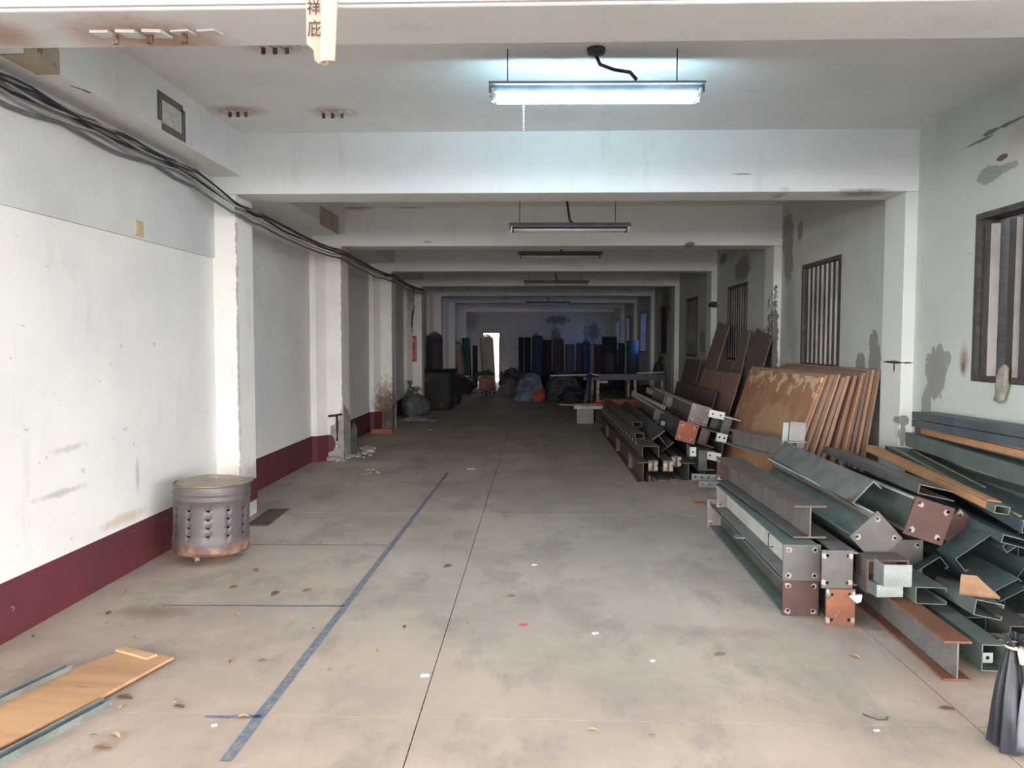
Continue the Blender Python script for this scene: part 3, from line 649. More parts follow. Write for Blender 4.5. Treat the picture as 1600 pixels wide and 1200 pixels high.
# long slate and green members on top
LG = 'long primed sections on top of the heap'
member('C', (3.08, 3.9, 1.115), (3.20, 6.42, 1.060), .058, .19, 'topmost slate channel along the right wall', S_BLUE, roll=90, t=.006, group=LG)
member('C', (3.05, 3.9, 1.052), (3.19, 6.40, .998), .058, .19, 'slate channel directly under the topmost one', S_BLUE, roll=90, t=.006, group=LG)
M_CARD = simple('tan_packing_strip', (176, 130, 88), (160, 116, 78), 9, .85, c3=(120, 88, 64), th=.66, sc3=20)
def strip_on(r, y0, y1, w, z, x=0, m=None):
    return MB().box(x-w/2, y0, z, x+w/2, y1, z+.008).build('packing_strip', m or M_CARD, r)
def long_(fp, fy_, bp, by_, w, h, roll, m, label, k='C', t=.006): return member(k, tuple(at(*fp, fy_)), tuple(at(*bp, by_)), w, h, label, m, t=t, roll=roll, group=LG)
r = long_((1640, 718), 4.6, (1438, 671), 6.55, .09, .06, 0, S_DARK, 'section with a tan strip below the two slate channels', 'T'); strip_on(r, 0, 1.85, .08, .031); MB().box(-.049, .0, -.02, -.045, 1.82, .026).build('packing_strip', M_CARD, r)
long_((1660, 757), 4.5, (1430, 686), 6.6, .16, .115, 0, S_GREEN, 'grey green box below the upper tan strip', 'T')
r = long_((1646, 830), 4.3, (1413, 706), 6.64, .32, .07, 6, S_TEAL, 'broad teal channel with yellow edge strips', 'T')
M_YEL = simple('yellow_strip', (150, 132, 84), (132, 116, 76), 12, .7)
for x, a, b in ((-.13, .1, 2.2), (.02, .9, 2.2)): MB().box(x-.006, a, .036, x+.006, b, .044).build('packing_strip', M_YEL, r)
MB().box(-.168, .0, .0345, .165, .012, .0352).build('bright_edge', S_EDGE, r)
r = long_((1566, 797), 4.48, (1358, 700), 6.68, .085, .05, 8, S_GREEN, 'section with the lower tan strip ending in bare grey metal', 'T'); strip_on(r, .10, 2.15, .078, .026); MB().box(-.047, .1, -.02, -.043, 2.15, .024).build('packing_strip', M_CARD, r)
long_((1464, 770), 4.75, (1306, 706), 6.7, .22, .06, 12, S_DARK, 'dark channel with bent lip above the brown plates', 'C')
long_((1592, 848), 4.3, (1385, 744), 6.5, .18, .05, 14, S_TEAL, 'broad dark teal channel under the yellow stripped one', 'T')
scr = MB().prism([(-.09, -.06), (-.055, .055), (.02, .05), (.05, .0), (.10, -.075)], .018, 'y').build('board_scrap', simple('torn_tan_board', (150, 116, 86), (132, 100, 76), 10, .85)); scr.location = tuple(at(1524, 912, 4.1)); scr.rotation_euler = (R(-50), 0, R(-10)); tag(scr, 'torn tan board scrap among the dark purlins', 'scrap')
# short pieces between the two stacks
member('H', (2.30, 6.80, .70), (2.22, 8.7, .60), .17, .17, 'lilac grey beam lying behind the near stack', steel('lilac_grey_steel', (146, 138, 138), (128, 122, 122), .78), tf=.01, group=NG)
u = empty('steel_stub', (2.30, 6.9, .83), 'short upright grey stub beside the rust brown sheets', 'steel stub', rot=(0, R(4), 0))
MB().box(-.10, 0, -.11, -.045, .012, .11).build('flange', S_GALV, u); MB().box(-.04, -.005, -.11, .10, .007, .12).build('face_plate', steel('stub_grey', (150, 144, 140), (132, 128, 126), .8), u); MB().box(-.05, .0, -.11, -.04, .13, .11).build('web', S_GREY, u)
# ---------------------------------------------------------------- far stack of steel
FG = 'steel sections in the far stack'
member('H', (1.27, 9.06, .122), (1.29, 14.9, .122), .125, .244, 'long dark beam on the floor at left of the far stack', S_BROWN, mt=S_BROWN, stiff=(1.0, 2.6, 4.4), tf=.012, group=FG)
r = member('C', (1.39, 9.30, .335), (1.37, 14.8, .335), .14, .205, 'inverted channel with toothed edge on the far stack', S_BROWN, roll=90, t=.008, group=FG)
for k in range(16): MB().box(-.064, .55+.32*k, -.112, -.02, .72+.32*k, -.1025).build('tooth', S_DARK, r)
member('T', (1.345, 9.95, .448), (1.33, 14.6, .448), .12, .075, 'lower of two rusty tubes lying on the inverted channel', S_BROWN, t=.006, group=FG)
member('T', (1.40, 10.6, .527), (1.36, 14.6, .527), .12, .075, 'upper of two rusty tubes lying on the inverted channel', S_BROWN, t=.006, group=FG)
M_PEELW = simple('flaking_white', (196, 184, 170), (150, 132, 116), 22, .9, c3=(110, 84, 66), th=.56, sc3=30)
for x, y, z, lb in ((1.43, 9.36, .155, 'left'), (1.60, 9.28, .165, 'middle'), (1.722, 9.42, .20, 'right')):
    r = member('H', (x, y, z), (x+.01, 14.2, z), .125 if lb != 'right' else .07, .14, lb+' of three small beams with flaking white ends', S_BROWN, t=.02, tf=.014, group=FG)
    for sx in (-1, 1): MB().box(sx*.035-.022, -.006, -.055, sx*.035+.022, .05, .055).build('flaking_end', M_PEELW, r)
member('L', (1.375, 9.03, .045), (1.39, 11, .045), .075, .08, 'small angle on the floor in front of far stack', S_GREY, t=.008, group=FG)
member('F', (1.52, 9.15, .012), (1.55, 13, .012), .12, .02, 'flat bar on the floor under the far stack', S_BROWN, group=FG)
member('F', (1.66, 9.2, .012), (1.68, 13, .012), .1, .02, 'second flat bar on the floor under the far stack', S_BROWN, group=FG)
member('H', (1.83, 9.2, .11), (1.86, 14.3, .11), .15, .22, 'dark beam on the floor in the middle of the far stack', S_DARK, mt=S_BROWN, tf=.012, group=FG)
hclip = member('H', (2.02, 9.1, .262), (2.03, 14.3, .262), .19, .235, 'dark beam with a bright flange edge and bolted clip', S_DARK, mb_=S_GREY, stiff=(.02, .75), tf=.012, group=FG)
member('H', (2.03, 9.25, .065), (2.06, 14.3, .065), .16, .13, 'low dark beam beneath the clipped beam', S_DARK, tf=.01, group=FG)
clip(at(1083, 706, 9.05), .07, .11, 'white angled clip on the dark far beam', S_WHITE, nh=1, depth=.05, on=hclip)
h19 = member('H', (1.62, 9.8, .40), (1.70, 14.6, .42), .20, .20, 'dark beam lying on edge left of the rust orange plate', S_DARK, roll=-38, mb_=S_BROWN, tf=.012, group=FG)
h20 = member('H', (1.865, 9.52, .55), (1.93, 14.0, .56), .21, .215, 'beam ending in the rust orange square plate', S_DARK, roll=15, plate=(.245, P_RUST2), stiff=(2.2,), tf=.012, group=FG)
h21 = member('H', (2.09, 9.35, .50), (2.14, 14.0, .50), .20, .20, 'beam with a rusty open end right of the orange plate', S_BROWN, roll=16, stiff=(.05,), tf=.014, group=FG)
a10 = member('H', (2.085, 9.85, .735), (2.13, 14.0, .745), .21, .21, 'beam ending in the grey square plate with red number', S_DARK, roll=15, mt=S_EDGE, plate=(.255, P_PALE), stiff=(2.3,), tf=.012, group=FG)
text('painted_number', '20', .085, simple('red_marker', (130, 62, 58), (120, 54, 52), 9, .7), a10, (.035, -.0155, -.075), (R(90), 0, 0))
htop = member('H', (2.37, 9.42, .63), (2.36, 13.6, .65), .20, .22, 'uppermost beam with pale flange at right of far stack', S_DARK, roll=15, mt=S_EDGE, stiff=(.02, .6), tf=.012, group=FG)
hmid = member('H', (2.25, 9.3, .35), (2.27, 13.6, .37), .20, .22, 'dark beam below the uppermost one of the far stack', S_DARK, tf=.012, roll=8, group=FG)
hlow = member('H', (2.24, 10.1, .12), (2.32, 13.6, .12), .20, .22, 'dark beam on the floor at right of far stack', S_DARK, tf=.012, group=FG)
perforated(tuple(at(1052, 625, 12.2)), tuple(at(1013, 610, 15.2)), .07, .11, 'white perforated angle farther up the far stack', S_WHITE, 9, roll=12)
perforated(tuple(at(1042, 641, 11.4)), tuple(at(990, 615, 14.9)), .07, .11, 'white perforated angle lower on the far stack', S_WHITE, 12, roll=12)
for px, py, Y, wd, ht, lb, hb in ((1120, 648, 9.33, .19, .09, 'white two holed clip on the uppermost far beam', htop), (1128, 684, 9.15, .12, .10, 'white two holed clip below the uppermost far beam', h21), (1115, 713, 9.12, .17, .10, 'grey two holed clip at mid height of the far stack', hmid)):
    clip(at(px, py, Y), wd, ht, lb, S_WHITE, nh=2, roll=R(12), on=hb)
clip(at(1102, 746, 8.75), .30, .075, 'grey four holed strip low at the front of far stack', S_GALV, nh=4, roll=R(2), on=hclip); clip(at(1109, 757, 8.62), .25, .07, 'grey three holed strip nearest the floor by far stack', S_GALV, nh=3, roll=R(2), on=hclip)
clip(at(1045, 630, 11.9), .09, .2, 'grey splice plate on upper far beam', S_GREY, nh=0, roll=R(15), on=a10); clip(at(1026, 668, 11.2), .12, .16, 'rusty splice plate between the far beams', S_BROWN, nh=0, roll=R(30), on=h19); clip(at(1033, 672, 11.0), .06, .26, 'pale upright splice strip on the middle far beam', S_GALV, nh=0, roll=R(15), on=h20)

# ---------------------------------------------------------------- leaning rust-brown sheets
def sheetmat(name, c, c2, c3, th=.6):
    t = NT(name); col = t.mix(t.ramp(t.noise(2.2, 6, .65), .35, .68), lin(c), lin(c2))
    col = t.mix(t.math('MULTIPLY', t.ramp(t.noise(3.5, 6, .7, stretch=(1, 3.5, .6)), th+.02, th+.05), .75), col, lin(c3))
    col = t.mix(t.ramp(t.noise(26, 4, .6), .66, .74), col, lin(tuple(int(v*.7) for v in c2)))
    t.bump(t.noise(14, 5), .2, .006); return t.fin(col, .8)
SH = [sheetmat('rust_sheet_a', (172, 132, 102), (148, 112, 90), (206, 178, 146)), sheetmat('rust_sheet_b', (152, 118, 98), (130, 104, 88), (178, 150, 124), .64), sheetmat('rust_sheet_c', (182, 146, 112), (152, 120, 94), (204, 182, 152), .62), sheetmat('brown_sheet_d', (128, 106, 94), (112, 94, 84), (150, 126, 108), .68)]
t = NT('scraped_rust_sheet'); sx = t.n('ShaderNodeSeparateXYZ'); t.l(t.tc.outputs['Object'], sx.inputs[0])
col = t.mix(t.ramp(t.noise(2.0, 6, .65), .35, .68), lin((166, 120, 90)), lin((146, 106, 82)))
oy = t.math('DIVIDE', t.math('SUBTRACT', sx.outputs[1], .95), .72); oz = t.math('DIVIDE', t.math('SUBTRACT', sx.outputs[2], .68), .40)
od = t.math('ADD', t.math('SQRT', t.math('ADD', t.math('MULTIPLY', oy, oy), t.math('MULTIPLY', oz, oz))), t.math('MULTIPLY', t.math('SUBTRACT', t.noise(4, 5), .5), .5))
col = t.mix(t.math('MULTIPLY', t.ramp(od, 1.05, .85), .75), col, lin((176, 142, 108)))
col = t.mix(t.ramp(t.noise(2.4, 7, .7, stretch=(1, 5, .7)), .60, .63), col, lin((206, 176, 140)))
top = t.math('ADD', t.noise(5, 6, .7, stretch=(1, 1, 1.4)), t.math('MULTIPLY', t.ramp(sx.outputs[2], 1.0, 1.36), .22))
col = t.mix(t.ramp(top, .70, .73), col, lin((208, 178, 140)))
SH[0:0] = [t.fin(col, .8)]
SH.append(sheetmat('brown_board_dark', (104, 86, 80), (92, 78, 72), (120, 100, 90), .72))
def leaning(xb, xt, ztop, y0, y1, th, label, m, yskew=0, group=None, zb=0.0, name='brown_sheet'):
    """a board standing on its long edge from y0 to y1, its top leaning to the right"""
    b = Vector((xb, y0, zb)); tv = Vector((xt-xb, yskew, ztop-zb)); H = tv.length; z = tv.normalized(); y = Vector((0, 1, 0)); y = (y-z*y.dot(z)).normalized(); x = y.cross(z)
    mb = MB(); L = y1-y0
    random.seed(int(xb*1000)+int(y0*77))
    N = 12; prof = [(0, 0)]
    for k in range(N+1): prof.append((L*k/N, H-random.random()*.012))
    prof.append((L, 0))
    mb.prism(prof, th, 'x')
    o = mb.build(name, m, bevel=.003); o.matrix_world = Matrix(((x.x, y.x, z.x, b.x), (x.y, y.y, z.y, b.y), (x.z, y.z, z.z, b.z), (0, 0, 0, 1)))
    return tag(o, label, 'sheet', group)
BG = 'rust brown sheets leaning in the big stack'
xs = 2.30
leaning(xs, 2.76, 1.33, 7.5, 9.95, .022, 'big rust brown sheet at the front of leaning stack, scraped pale at top', SH[0])
SN = ['second sheet of the leaning stack, right behind the scraped front sheet', 'third sheet edge of the leaning stack', 'fourth sheet edge of the leaning stack', 'fifth sheet edge of the leaning stack', 'sixth sheet edge of the leaning stack, orange brown', 'seventh sheet edge, in the middle of the leaning stack', 'seventh sheet edge counted from the pillar in leaning stack', 'sixth sheet edge counted from the pillar in leaning stack', 'fifth sheet edge counted from the pillar in leaning stack', 'fourth sheet edge counted from the pillar in leaning stack', 'third sheet edge counted from the pillar in leaning stack', 'second sheet edge from the pillar in the leaning stack', 'last sheet edge of the leaning stack, nearest the pillar']
random.seed(11); x = xs+.035
for i in range(13):
    th = random.choice((.018, .026, .034)); lean = .46-.021*i
    y = 7.42+random.uniform(-.05, .10)-.008*i
    xt = x+lean
    leaning(x, min(xt, 3.24-.0*i), 1.335+random.uniform(-.02, .03)+.004*i, y, y+2.44+random.uniform(-.1, .15), th, SN[i], SH[(1, 2, 3, 2, 1, 4, 2, 3, 1, 2, 4, 1, 2)[i]], group=BG)
    x += th+.0285
# boards further back
leaning(2.78, 3.14, 1.72, 10.75, 11.55, .02, 'tall dark brown board tilted against the third right pillar', SH[5], yskew=-.35)
leaning(2.86, 3.17, 1.83, 11.75, 12.2, .02, 'brown board peeking above the tilted dark board', SH[4], yskew=-.2)
leaning(2.66, 3.16, 1.93, 13.0, 13.85, .02, 'tallest brown board leaning below the third window', SH[4], yskew=-.25)
leaning(2.70, 3.14, 1.36, 12.3, 12.85, .02, 'low wide brown board leaning beside the tallest board', SH[4])
leaning(2.56, 2.90, 1.22, 11.0, 13.4, .02, 'wide brown sheet leaning behind the far stack', SH[2])
leaning(2.68, 2.98, 1.29, 10.15, 10.9, .02, 'brown sheet leaning beside the big stack', SH[4])
leaning(2.50, 2.70, .93, 11.6, 14.8, .02, 'long low brown sheet leaning on the far stack', SH[5])
leaning(2.72, 3.02, 1.35, 14.2, 15.6, .02, 'dark brown sheet farthest of the leaning boards', SH[5])
# ---------------------------------------------------------------- perforated burner drum with a lid
def blobmesh(fn, nu=40, nv=22):
    mb = MB(); mb.grid(fn, nu, nv); return mb
M_DRUM = NT('sooty_drum_steel'); t = M_DRUM
sx = t.n('ShaderNodeSeparateXYZ'); t.l(t.tc.outputs['Object'], sx.inputs[0])
c = t.mix(t.ramp(t.noise(4, 6, .6, stretch=(1, 1, .5)), .3, .7), lin((112, 104, 105)), lin((92, 85, 87)))
rz = t.math('ADD', sx.outputs[2], t.math('MULTIPLY', t.math('SUBTRACT', t.noise(5, 6, .7), .5), .28))
c = t.mix(t.ramp(rz, .19, .09), c, t.mix(t.ramp(t.noise(9, 5), .4, .6), lin((172, 134, 108)), lin((120, 86, 72))))
M_DRUM = t.fin(c, .48, .35)
M_LID = simple('tarnished_lid', (164, 146, 126), (146, 130, 113), 4, .42, .45, c3=(190, 172, 150), th=.66)
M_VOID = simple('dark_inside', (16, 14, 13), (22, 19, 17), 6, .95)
dc = fl(326, 884); DR = .272
dr = empty('burner_drum', (dc.x-.065, dc.y+.20, 0), 'perforated steel burner drum with loose lid beside the left wall', 'drum', rot=(R(-1.5), R(1.2), 0))
# shell with real holes: a fine grid with cells left out, slit-shaped and round the whole drum
NU, z0, z1 = 72, .075, .585; zs = [z0, .10, .15, .155, .165, .17]+[.215, .228, .278, .291, .341, .354, .404, .417]+[.47, .478, .488, .496, .515, .523, .533, .541, .575, z1]
def rad(z):
    for q in (.16, .482, .528):
        if abs(z-q) < .011: return DR+.006
    return DR
mb = MB(); b0 = 0
for z in zs:
    for k in range(NU): th = 2*PI*k/NU; mb.v.append((rad(z)*math.cos(th), rad(z)*math.sin(th), z))
for i in range(len(zs)-1):
    hole_row = zs[i] in (.215, .278, .341, .404)
    for k in range(NU):
        if hole_row and k % 6 == 3: continue
        j = (k+1) % NU; mb.f.append([i*NU+k, i*NU+j, (i+1)*NU+j, (i+1)*NU+k]); mb.sm.append(True)
mb.build('shell', M_DRUM, dr, solid=.004)
MB().lathe([(DR-.03, .10), (DR-.03, .56)], 40).build('dark_core', M_VOID, dr)  # near-black cylinder stands in for the dark hollow behind the holes
MB().lathe([(.001, z0), (DR, z0), (DR, z0+.006), (.001, z0+.006)], 40).build('bottom', M_DRUM, dr)
MB().tube([(DR*math.cos(2*PI*k/40), DR*math.sin(2*PI*k/40), z1) for k in range(41)], .007, 6, False).build('rim', M_DRUM, dr)
def lidf(u, v):
    r = (DR+.022)*u; a = 2*PI*v
    bend = .03*max(0, math.cos(a-R(205)))**3*u*u - .006*math.cos(2*a)*u*u
    return (r*math.cos(a)+.012, r*math.sin(a), z1+.014+.014*(1-u)-bend+.012*(noise.noise((r*math.cos(a)*5, r*math.sin(a)*5, 2)))*u)
MB().grid(lidf, 10, 64).build('lid', M_LID, dr, solid=.004)
MB().tube([(-.03, -.01, .618), (-.02, -.01, .630), (.02, .01, .632), (.03, .01, .618)], .005, 6).build('lid_handle', M_LID, dr)
for a in (262, 22, 142):
    w_ = MB().tube([(0, -.011, 0), (0, .011, 0)], .024, 12).build('caster_wheel', M_BLACKW, dr); w_.location = (.2*math.cos(R(a)), .2*math.sin(R(a)), .026); w_.rotation_euler = (0, 0, R(40))
    MB().box(-.018, -.02, .026, .018, -.013, .066).box(-.018, .013, .026, .018, .02, .066).box(-.022, -.022, .062, .022, .022, .068).build('caster_fork', M_RUSTY, w_).location = (0, 0, -.026+.008)

# ---------------------------------------------------------------- board and light steel channels on the floor, front left
M_PLY = simple('tan_board', (182, 142, 104), (164, 124, 90), 3, .75, c3=(140, 104, 78), th=.64, sc3=7, stretch=(.5, 2.5, 1))
A = [fl(-60, 1118), fl(197, 1022), fl(272, 1034), fl(160, 1096), fl(-60, 1205)]
q = MB().prism([(p.x, p.y) for p in A], .016, 'z', .012).build('tan_board', M_PLY, bevel=.003); tag(q, 'long tan board lying on the floor at lower left', 'board')
E1, E2 = fl(196, 1021), fl(240, 1033)
MB().prism([(E1.x, E1.y), (E2.x+.02, E2.y+.0), (E2.x-.01, E2.y-.05), (E1.x-.03, E1.y-.04)], .01, 'z', .028).build('end_batten', simple('pale_batten', (200, 160, 120), (184, 144, 106), 8, .8), q)
def track(p, q_, w, h, label, m):
    p, q_ = Vector(p), Vector(q_); L = (q_-p).length; a = math.atan2(q_.y-p.y, q_.x-p.x)
    r = empty('steel_channel', (p.x, p.y, p.z), label, 'steel channel', rot=(0, 0, a))
    MB().box(0, -w/2, 0, L, w/2, .003).build('web', m, r); MB().box(0, -w/2, .003, L, -w/2+.003, h).build('flange', m, r); MB().box(0, w/2-.003, .003, L, w/2, h).build('flange', m, r)
n1, n2 = fl(-80, 1235), fl(170, 1100)
track((n1.x, n1.y, 0), (n2.x, n2.y, 0), .055, .03, 'pale steel channel along the near edge of tan board', S_GALV)
n1, n2 = fl(-60, 1136), fl(108, 1054)
track((n1.x, n1.y, .0285), (n2.x, n2.y, .0285), .045, .025, 'pale steel channel lying along the far edge of tan board', S_GALV)
B = [fl(-60, 1128), fl(-20, 1110), fl(22, 1097), fl(12, 1104), fl(-60, 1138)]
B = [fl(-60, 1085), fl(18, 1095), fl(26, 1100), fl(0, 1108), fl(-60, 1108)]
tag(MB().prism([(p.x, p.y) for p in B], .012, 'z', 0.0).build('wood_offcut', M_PLY), 'small tan wood offcut at the far left edge of floor', 'wood')

# ---------------------------------------------------------------- black sack tied with white cloth, lower right corner
M_SACK = simple('black_plastic_sheet', (30, 31, 36), (46, 48, 56), 3, .35)
M_SACKG = simple('grey_plastic_fold', (88, 92, 98), (66, 70, 78), 3, .4)
M_TIE = simple('cream_cloth_strip', (206, 192, 180), (188, 172, 160), 9, .8)
sk = empty('black_sack', (1.995, 3.12, 0), 'black plastic sack tied with a cream strip at lower right', 'sack')
def sackf(u, v):
    a = 2*PI*v; z = .455*u
    r = .095-.076*u**1.4 if u < .92 else .026+.05*(u-.92)/.08
    r *= 1+.30*math.sin(5*a+1.2)*(1-u*.4)+.12*math.sin(11*a)+.15*noise.noise((math.cos(a)*2, math.sin(a)*2, z*5))
    return (r*math.cos(a)*1.15-.045*u+.0, r*math.sin(a)*.8, z+.004)
MB().grid(sackf, 26, 90).build('sheet', M_SACK, sk)
def foldf(u, v):
    a = R(222)+R(60)*v; z = .03+.26*u; r = (.118-.05*u)*(1+.08*math.sin(v*9+u*3))
    return (r*math.cos(a)*1.15+.02, r*math.sin(a)*.95, z)
MB().grid(foldf, 10, 10).build('fold', M_SACKG, sk, solid=.002)
for k, (dx, l) in enumerate(((-.05, .05), (-.035, .06), (-.018, .085), (.0, .04))):
    MB().tube([(dx, -.035, .43), (dx-.012, -.055, .425), (dx-.004+.004*k, -.06, .43-l), (dx+.008, -.05, .425-l)], .009, 7, flat=1.6).build('tie', M_TIE, sk)
MB().tube([(-.045+.032*math.cos(2*PI*k/14), -.0+.034*math.sin(2*PI*k/14), .425) for k in range(15)], .009, 6, False).build('tie', M_TIE, sk)

# ---------------------------------------------------------------- hatch, rubble, rebar, brick at the left pillars
H = [fl(384, 822), fl(418, 822), fl(452, 796), fl(420, 797)]
q = MB().prism([(p.x, p.y) for p in H], .012, 'z', 0).build('rusty_floor_plate', steel('rusty_plate', (96, 76, 62), (80, 66, 56), .6, (70, 54, 46), .9, .1), bevel=.003); tag(q, 'rusty flat steel plate on the floor behind the drum', 'steel plate')
M_CONC = simple('broken_concrete', (168, 160, 150), (140, 132, 124), 9, .95, bump=.5, c3=(196, 190, 182), th=.6)
def rock(p, s, m, name, label, cat, group, parent=None):
    bm = bmesh.new(); bmesh.ops.create_icosphere(bm, subdivisions=1, radius=1)
    sc = Vector((s*random.uniform(.7, 1.5), s*random.uniform(.6, 1.1), s*random.uniform(.35, .6)))
    for v in bm.verts: v.co = Vector((v.co.x*sc.x, v.co.y*sc.y, v.co.z*sc.z))*random.uniform(.72, 1.15)
    mz = min(v.co.z for v in bm.verts)
    for v in bm.verts: v.co.z = max(v.co.z, mz*.55)
    lo = min(v.co.z for v in bm.verts)
    for v in bm.verts: v.co.z -= lo
    me = bpy.data.meshes.new(name); bm.to_mesh(me); bm.free()
    o = link(name, me, m, parent); o.location = p; o.rotation_euler = (0, 0, random.random()*6)
    return tag(o, label, cat, group)
random.seed(5)
for k in range(38):
    px = random.uniform(511, 578); py = random.uniform(714.5, 720) if px < 541 else random.uniform(702, 717)
    p = fl(px, py); rock(p, random.choice((.045, .06, .08, .12)), M_CONC, 'concrete_chunk', 'pale broken concrete chunk in the rubble at the damaged pillar', 'rubble', 'rubble at the damaged pillar foot')
for k in range(12):
    p = fl(random.uniform(570, 592), random.uniform(733, 741)); rock(p, .022, simple('tan_crumb', (196, 172, 144), (170, 146, 122), 9, .9), 'plaster_crumb', 'small tan crumb in the patch right of the rubble', 'rubble', 'tan crumbs right of the rubble')
# knocked-off corner of the second pillar with exposed bar
yp = bay(1)
def patch(pts, th, axis, off, name='trim_broken_corner'):
    o = MB().prism(pts, th, axis, off).build(name, M_CONC); o['kind'] = 'structure'; return o
patch([(XL, .74), (XL-.03, .70), (XL-.05, .58), (XL-.10, .52), (XL-.17, .48), (XL-.175, .38), (XL-.12, .31), (XL-.10, .22), (XL-.13, .14), (XL-.24, .10), (XL-.27, .0), (XL, .0)], .014, 'y', yp-.012)
patch([(yp-.01, .74), (yp+.08, .77), (yp+.14, .70), (yp+.25, .71), (yp+.33, .60), (yp+.39, .55), (yp+.41, .40), (yp+.41, 0), (yp-.01, 0)], .014, 'x', XL-.002)
M_BAR = simple('dark_rust_bar', (70, 46, 38), (54, 38, 34), 9, .9)
rb = empty('rebar_stub', (XL-.075, yp-.03, .28), 'rusty reinforcing bar exposed in the broken pillar corner', 'rebar')
MB().tube([(0, 0, 0), (.005, -.004, .16), (0, 0, .36)], .016, 7).build('upright_bar', M_BAR, rb); MB().tube([(-.12, .0, .345), (0, -.006, .36), (.07, .03, .37)], .016, 7).build('tie_bar', M_BAR, rb)
q = MB().prism([(-.04, 0), (.045, .03), (.05, .42), (.0, .50), (-.035, .38)], .03, 'y').build('charred_slab', simple('charred_wood', (62, 56, 54), (84, 80, 78), 6, .9)); a = at(536, 712, yp+.42); q.location = (XL+.06, yp+.38, 0); tag(q, 'charred upright slab leaning at the damaged pillar corner', 'slab')
q = MB().box(-.19, -.06, 0, .19, .06, .085).build('red_brick', simple('brick_red', (168, 98, 74), (146, 82, 64), 9, .9, bump=.3), bevel=.006); a = fl(597, 677); q.location = (a.x, a.y-.02, 0); q.rotation_euler = (0, 0, R(4)); tag(q, 'orange red brick at the foot of the third left pillar', 'brick')
# ---------------------------------------------------------------- bags, bin, rolls and table down the hall
def clearbag(name, c, c2, rough=.22, alpha=1.0):
    t = NT(name); n1 = t.noise(4, 6, .65); col = t.mix(t.ramp(n1, .35, .65), lin(c), lin(c2)); t.bump(t.noise(9, 6, .7, dist=1.2), .9, .05)
    return t.fin(col, rough)
def bag(p, rx, ry, h, m, label, seed, neck=True, tie=None, cat='bag', name='plastic_bag', group=None, lean=0):
    r = empty(name, (p[0], p[1], 0), label, cat, group)
    def f(u, v):
        a = 2*PI*v
        if neck:
            prof = math.sin(PI*min(1, u*1.08))**.55 if u < .82 else None
            if u < .82: rr = (.80+.2*math.sin(PI*u/.7))*(1-max(0, (u-.35)/.47)**2.2*.86)
            else: rr = .14+.18*(u-.82)/.18
        else: rr = (1-u**2.6)**.5 if u < 1 else .02
        if u == 0: rr = .7
        q = noise.noise((math.cos(a)*1.6+seed, math.sin(a)*1.6, u*3)); q2 = noise.noise((math.cos(a)*5+seed, math.sin(a)*5, u*9))
        rr *= 1+.22*q+.09*q2
        return (rx*rr*math.cos(a)+lean*u, ry*rr*math.sin(a), h*u+.003+(.03*q*h if 0 < u else 0))
    MB().grid(f, 22, 44).build('sack', m, r)
    if tie:
        MB().tube([(.03*math.cos(2*PI*k/12)*rx*4, .03*math.sin(2*PI*k/12)*rx*4, h*.83) for k in range(13)], .025, 6, False).build('tie', tie, r)
        for k in range(4):
            a = k*1.7; MB().tube([(lean*.8, 0, h*.86), (lean*.8+.10*math.cos(a), .08*math.sin(a), h*.93), (lean*.8+.17*math.cos(a), .1*math.sin(a), h*.90+.03*k)], .022, 6).build('tie', tie, r)
    return r
M_GBAG = clearbag('clear_grey_bag', (118, 118, 120), (80, 82, 86)); M_GBAG2 = clearbag('grey_green_bag', (124, 130, 128), (90, 98, 98))
M_DBAG = clearbag('dark_bag', (46, 44, 50), (30, 30, 36)); M_MBAG = clearbag('murky_bag', (92, 90, 94), (58, 58, 62)); M_BBAG = clearbag('bluish_bag', (120, 134, 150), (78, 84, 94))
M_RBAG = clearbag('red_bag', (186, 96, 88), (150, 66, 62)); M_TANT = simple('tan_cloth_tie', (170, 142, 124), (150, 122, 106), 8, .8)
a = fl(648, 652); bag((a.x, a.y+.1), .33, .30, .66, M_GBAG, 'grey clear plastic sack with tan tie beside the third pillar', 3, tie=M_TANT)
bag((-2.90, 17.55), .17, .2, .78, M_GBAG2, 'pale green plastic bag half hidden behind the third pillar', 8)
def crump(u, v):
    x = -.30+.82*u; y = -.28+.5*v; e = min(u, 1-u, v, 1-v)*4; e = min(1, e)
    return (x, y, .012+e*(.07+.09*abs(noise.noise((x*7, y*7, 3)))))
a = fl(650, 656); q = MB().grid(crump, 26, 18).build('crumpled_plastic', clearbag('pale_film', (160, 152, 156), (110, 104, 108)), solid=.003); q.location = (a.x-.02, a.y-.12, 0); tag(q, 'pale crumpled plastic film on the floor before the tied sack', 'plastic')
# big dark bin
M_BIN = simple('dark_bin', (40, 36, 36), (30, 29, 32), 3, .75, c3=(72, 56, 48), th=.6, sc3=2.5)
b_ = empty('dark_bin', (-2.46, 19.0, 0), 'big dark tapered bin against the left wall behind the tied sack', 'bin')
def binf(u, v):
    a = 2*PI*v; c_, s_ = math.cos(a), math.sin(a); e = .35
    x = (abs(c_)**e)*(1 if c_ > 0 else -1); y = (abs(s_)**e)*(1 if s_ > 0 else -1)
    s = .84+.16*u; return (x*.42*s+.012*noise.noise((x*2, y*2, u*4)), y*.44*s, .93*u)
MB().grid(binf, 12, 56).build('body', M_BIN, b_, solid=.02)
MB().lathe([(.001, .02), (.3, .02)], 24).build('bottom', M_BIN, b_)
MB().tube([(.44*(abs(math.cos(2*PI*k/40))**.35)*(1 if math.cos(2*PI*k/40) > 0 else -1), .46*(abs(math.sin(2*PI*k/40))**.35)*(1 if math.sin(2*PI*k/40) > 0 else -1), .92) for k in range(41)], .025, 6, False).build('rim', M_BIN, b_)
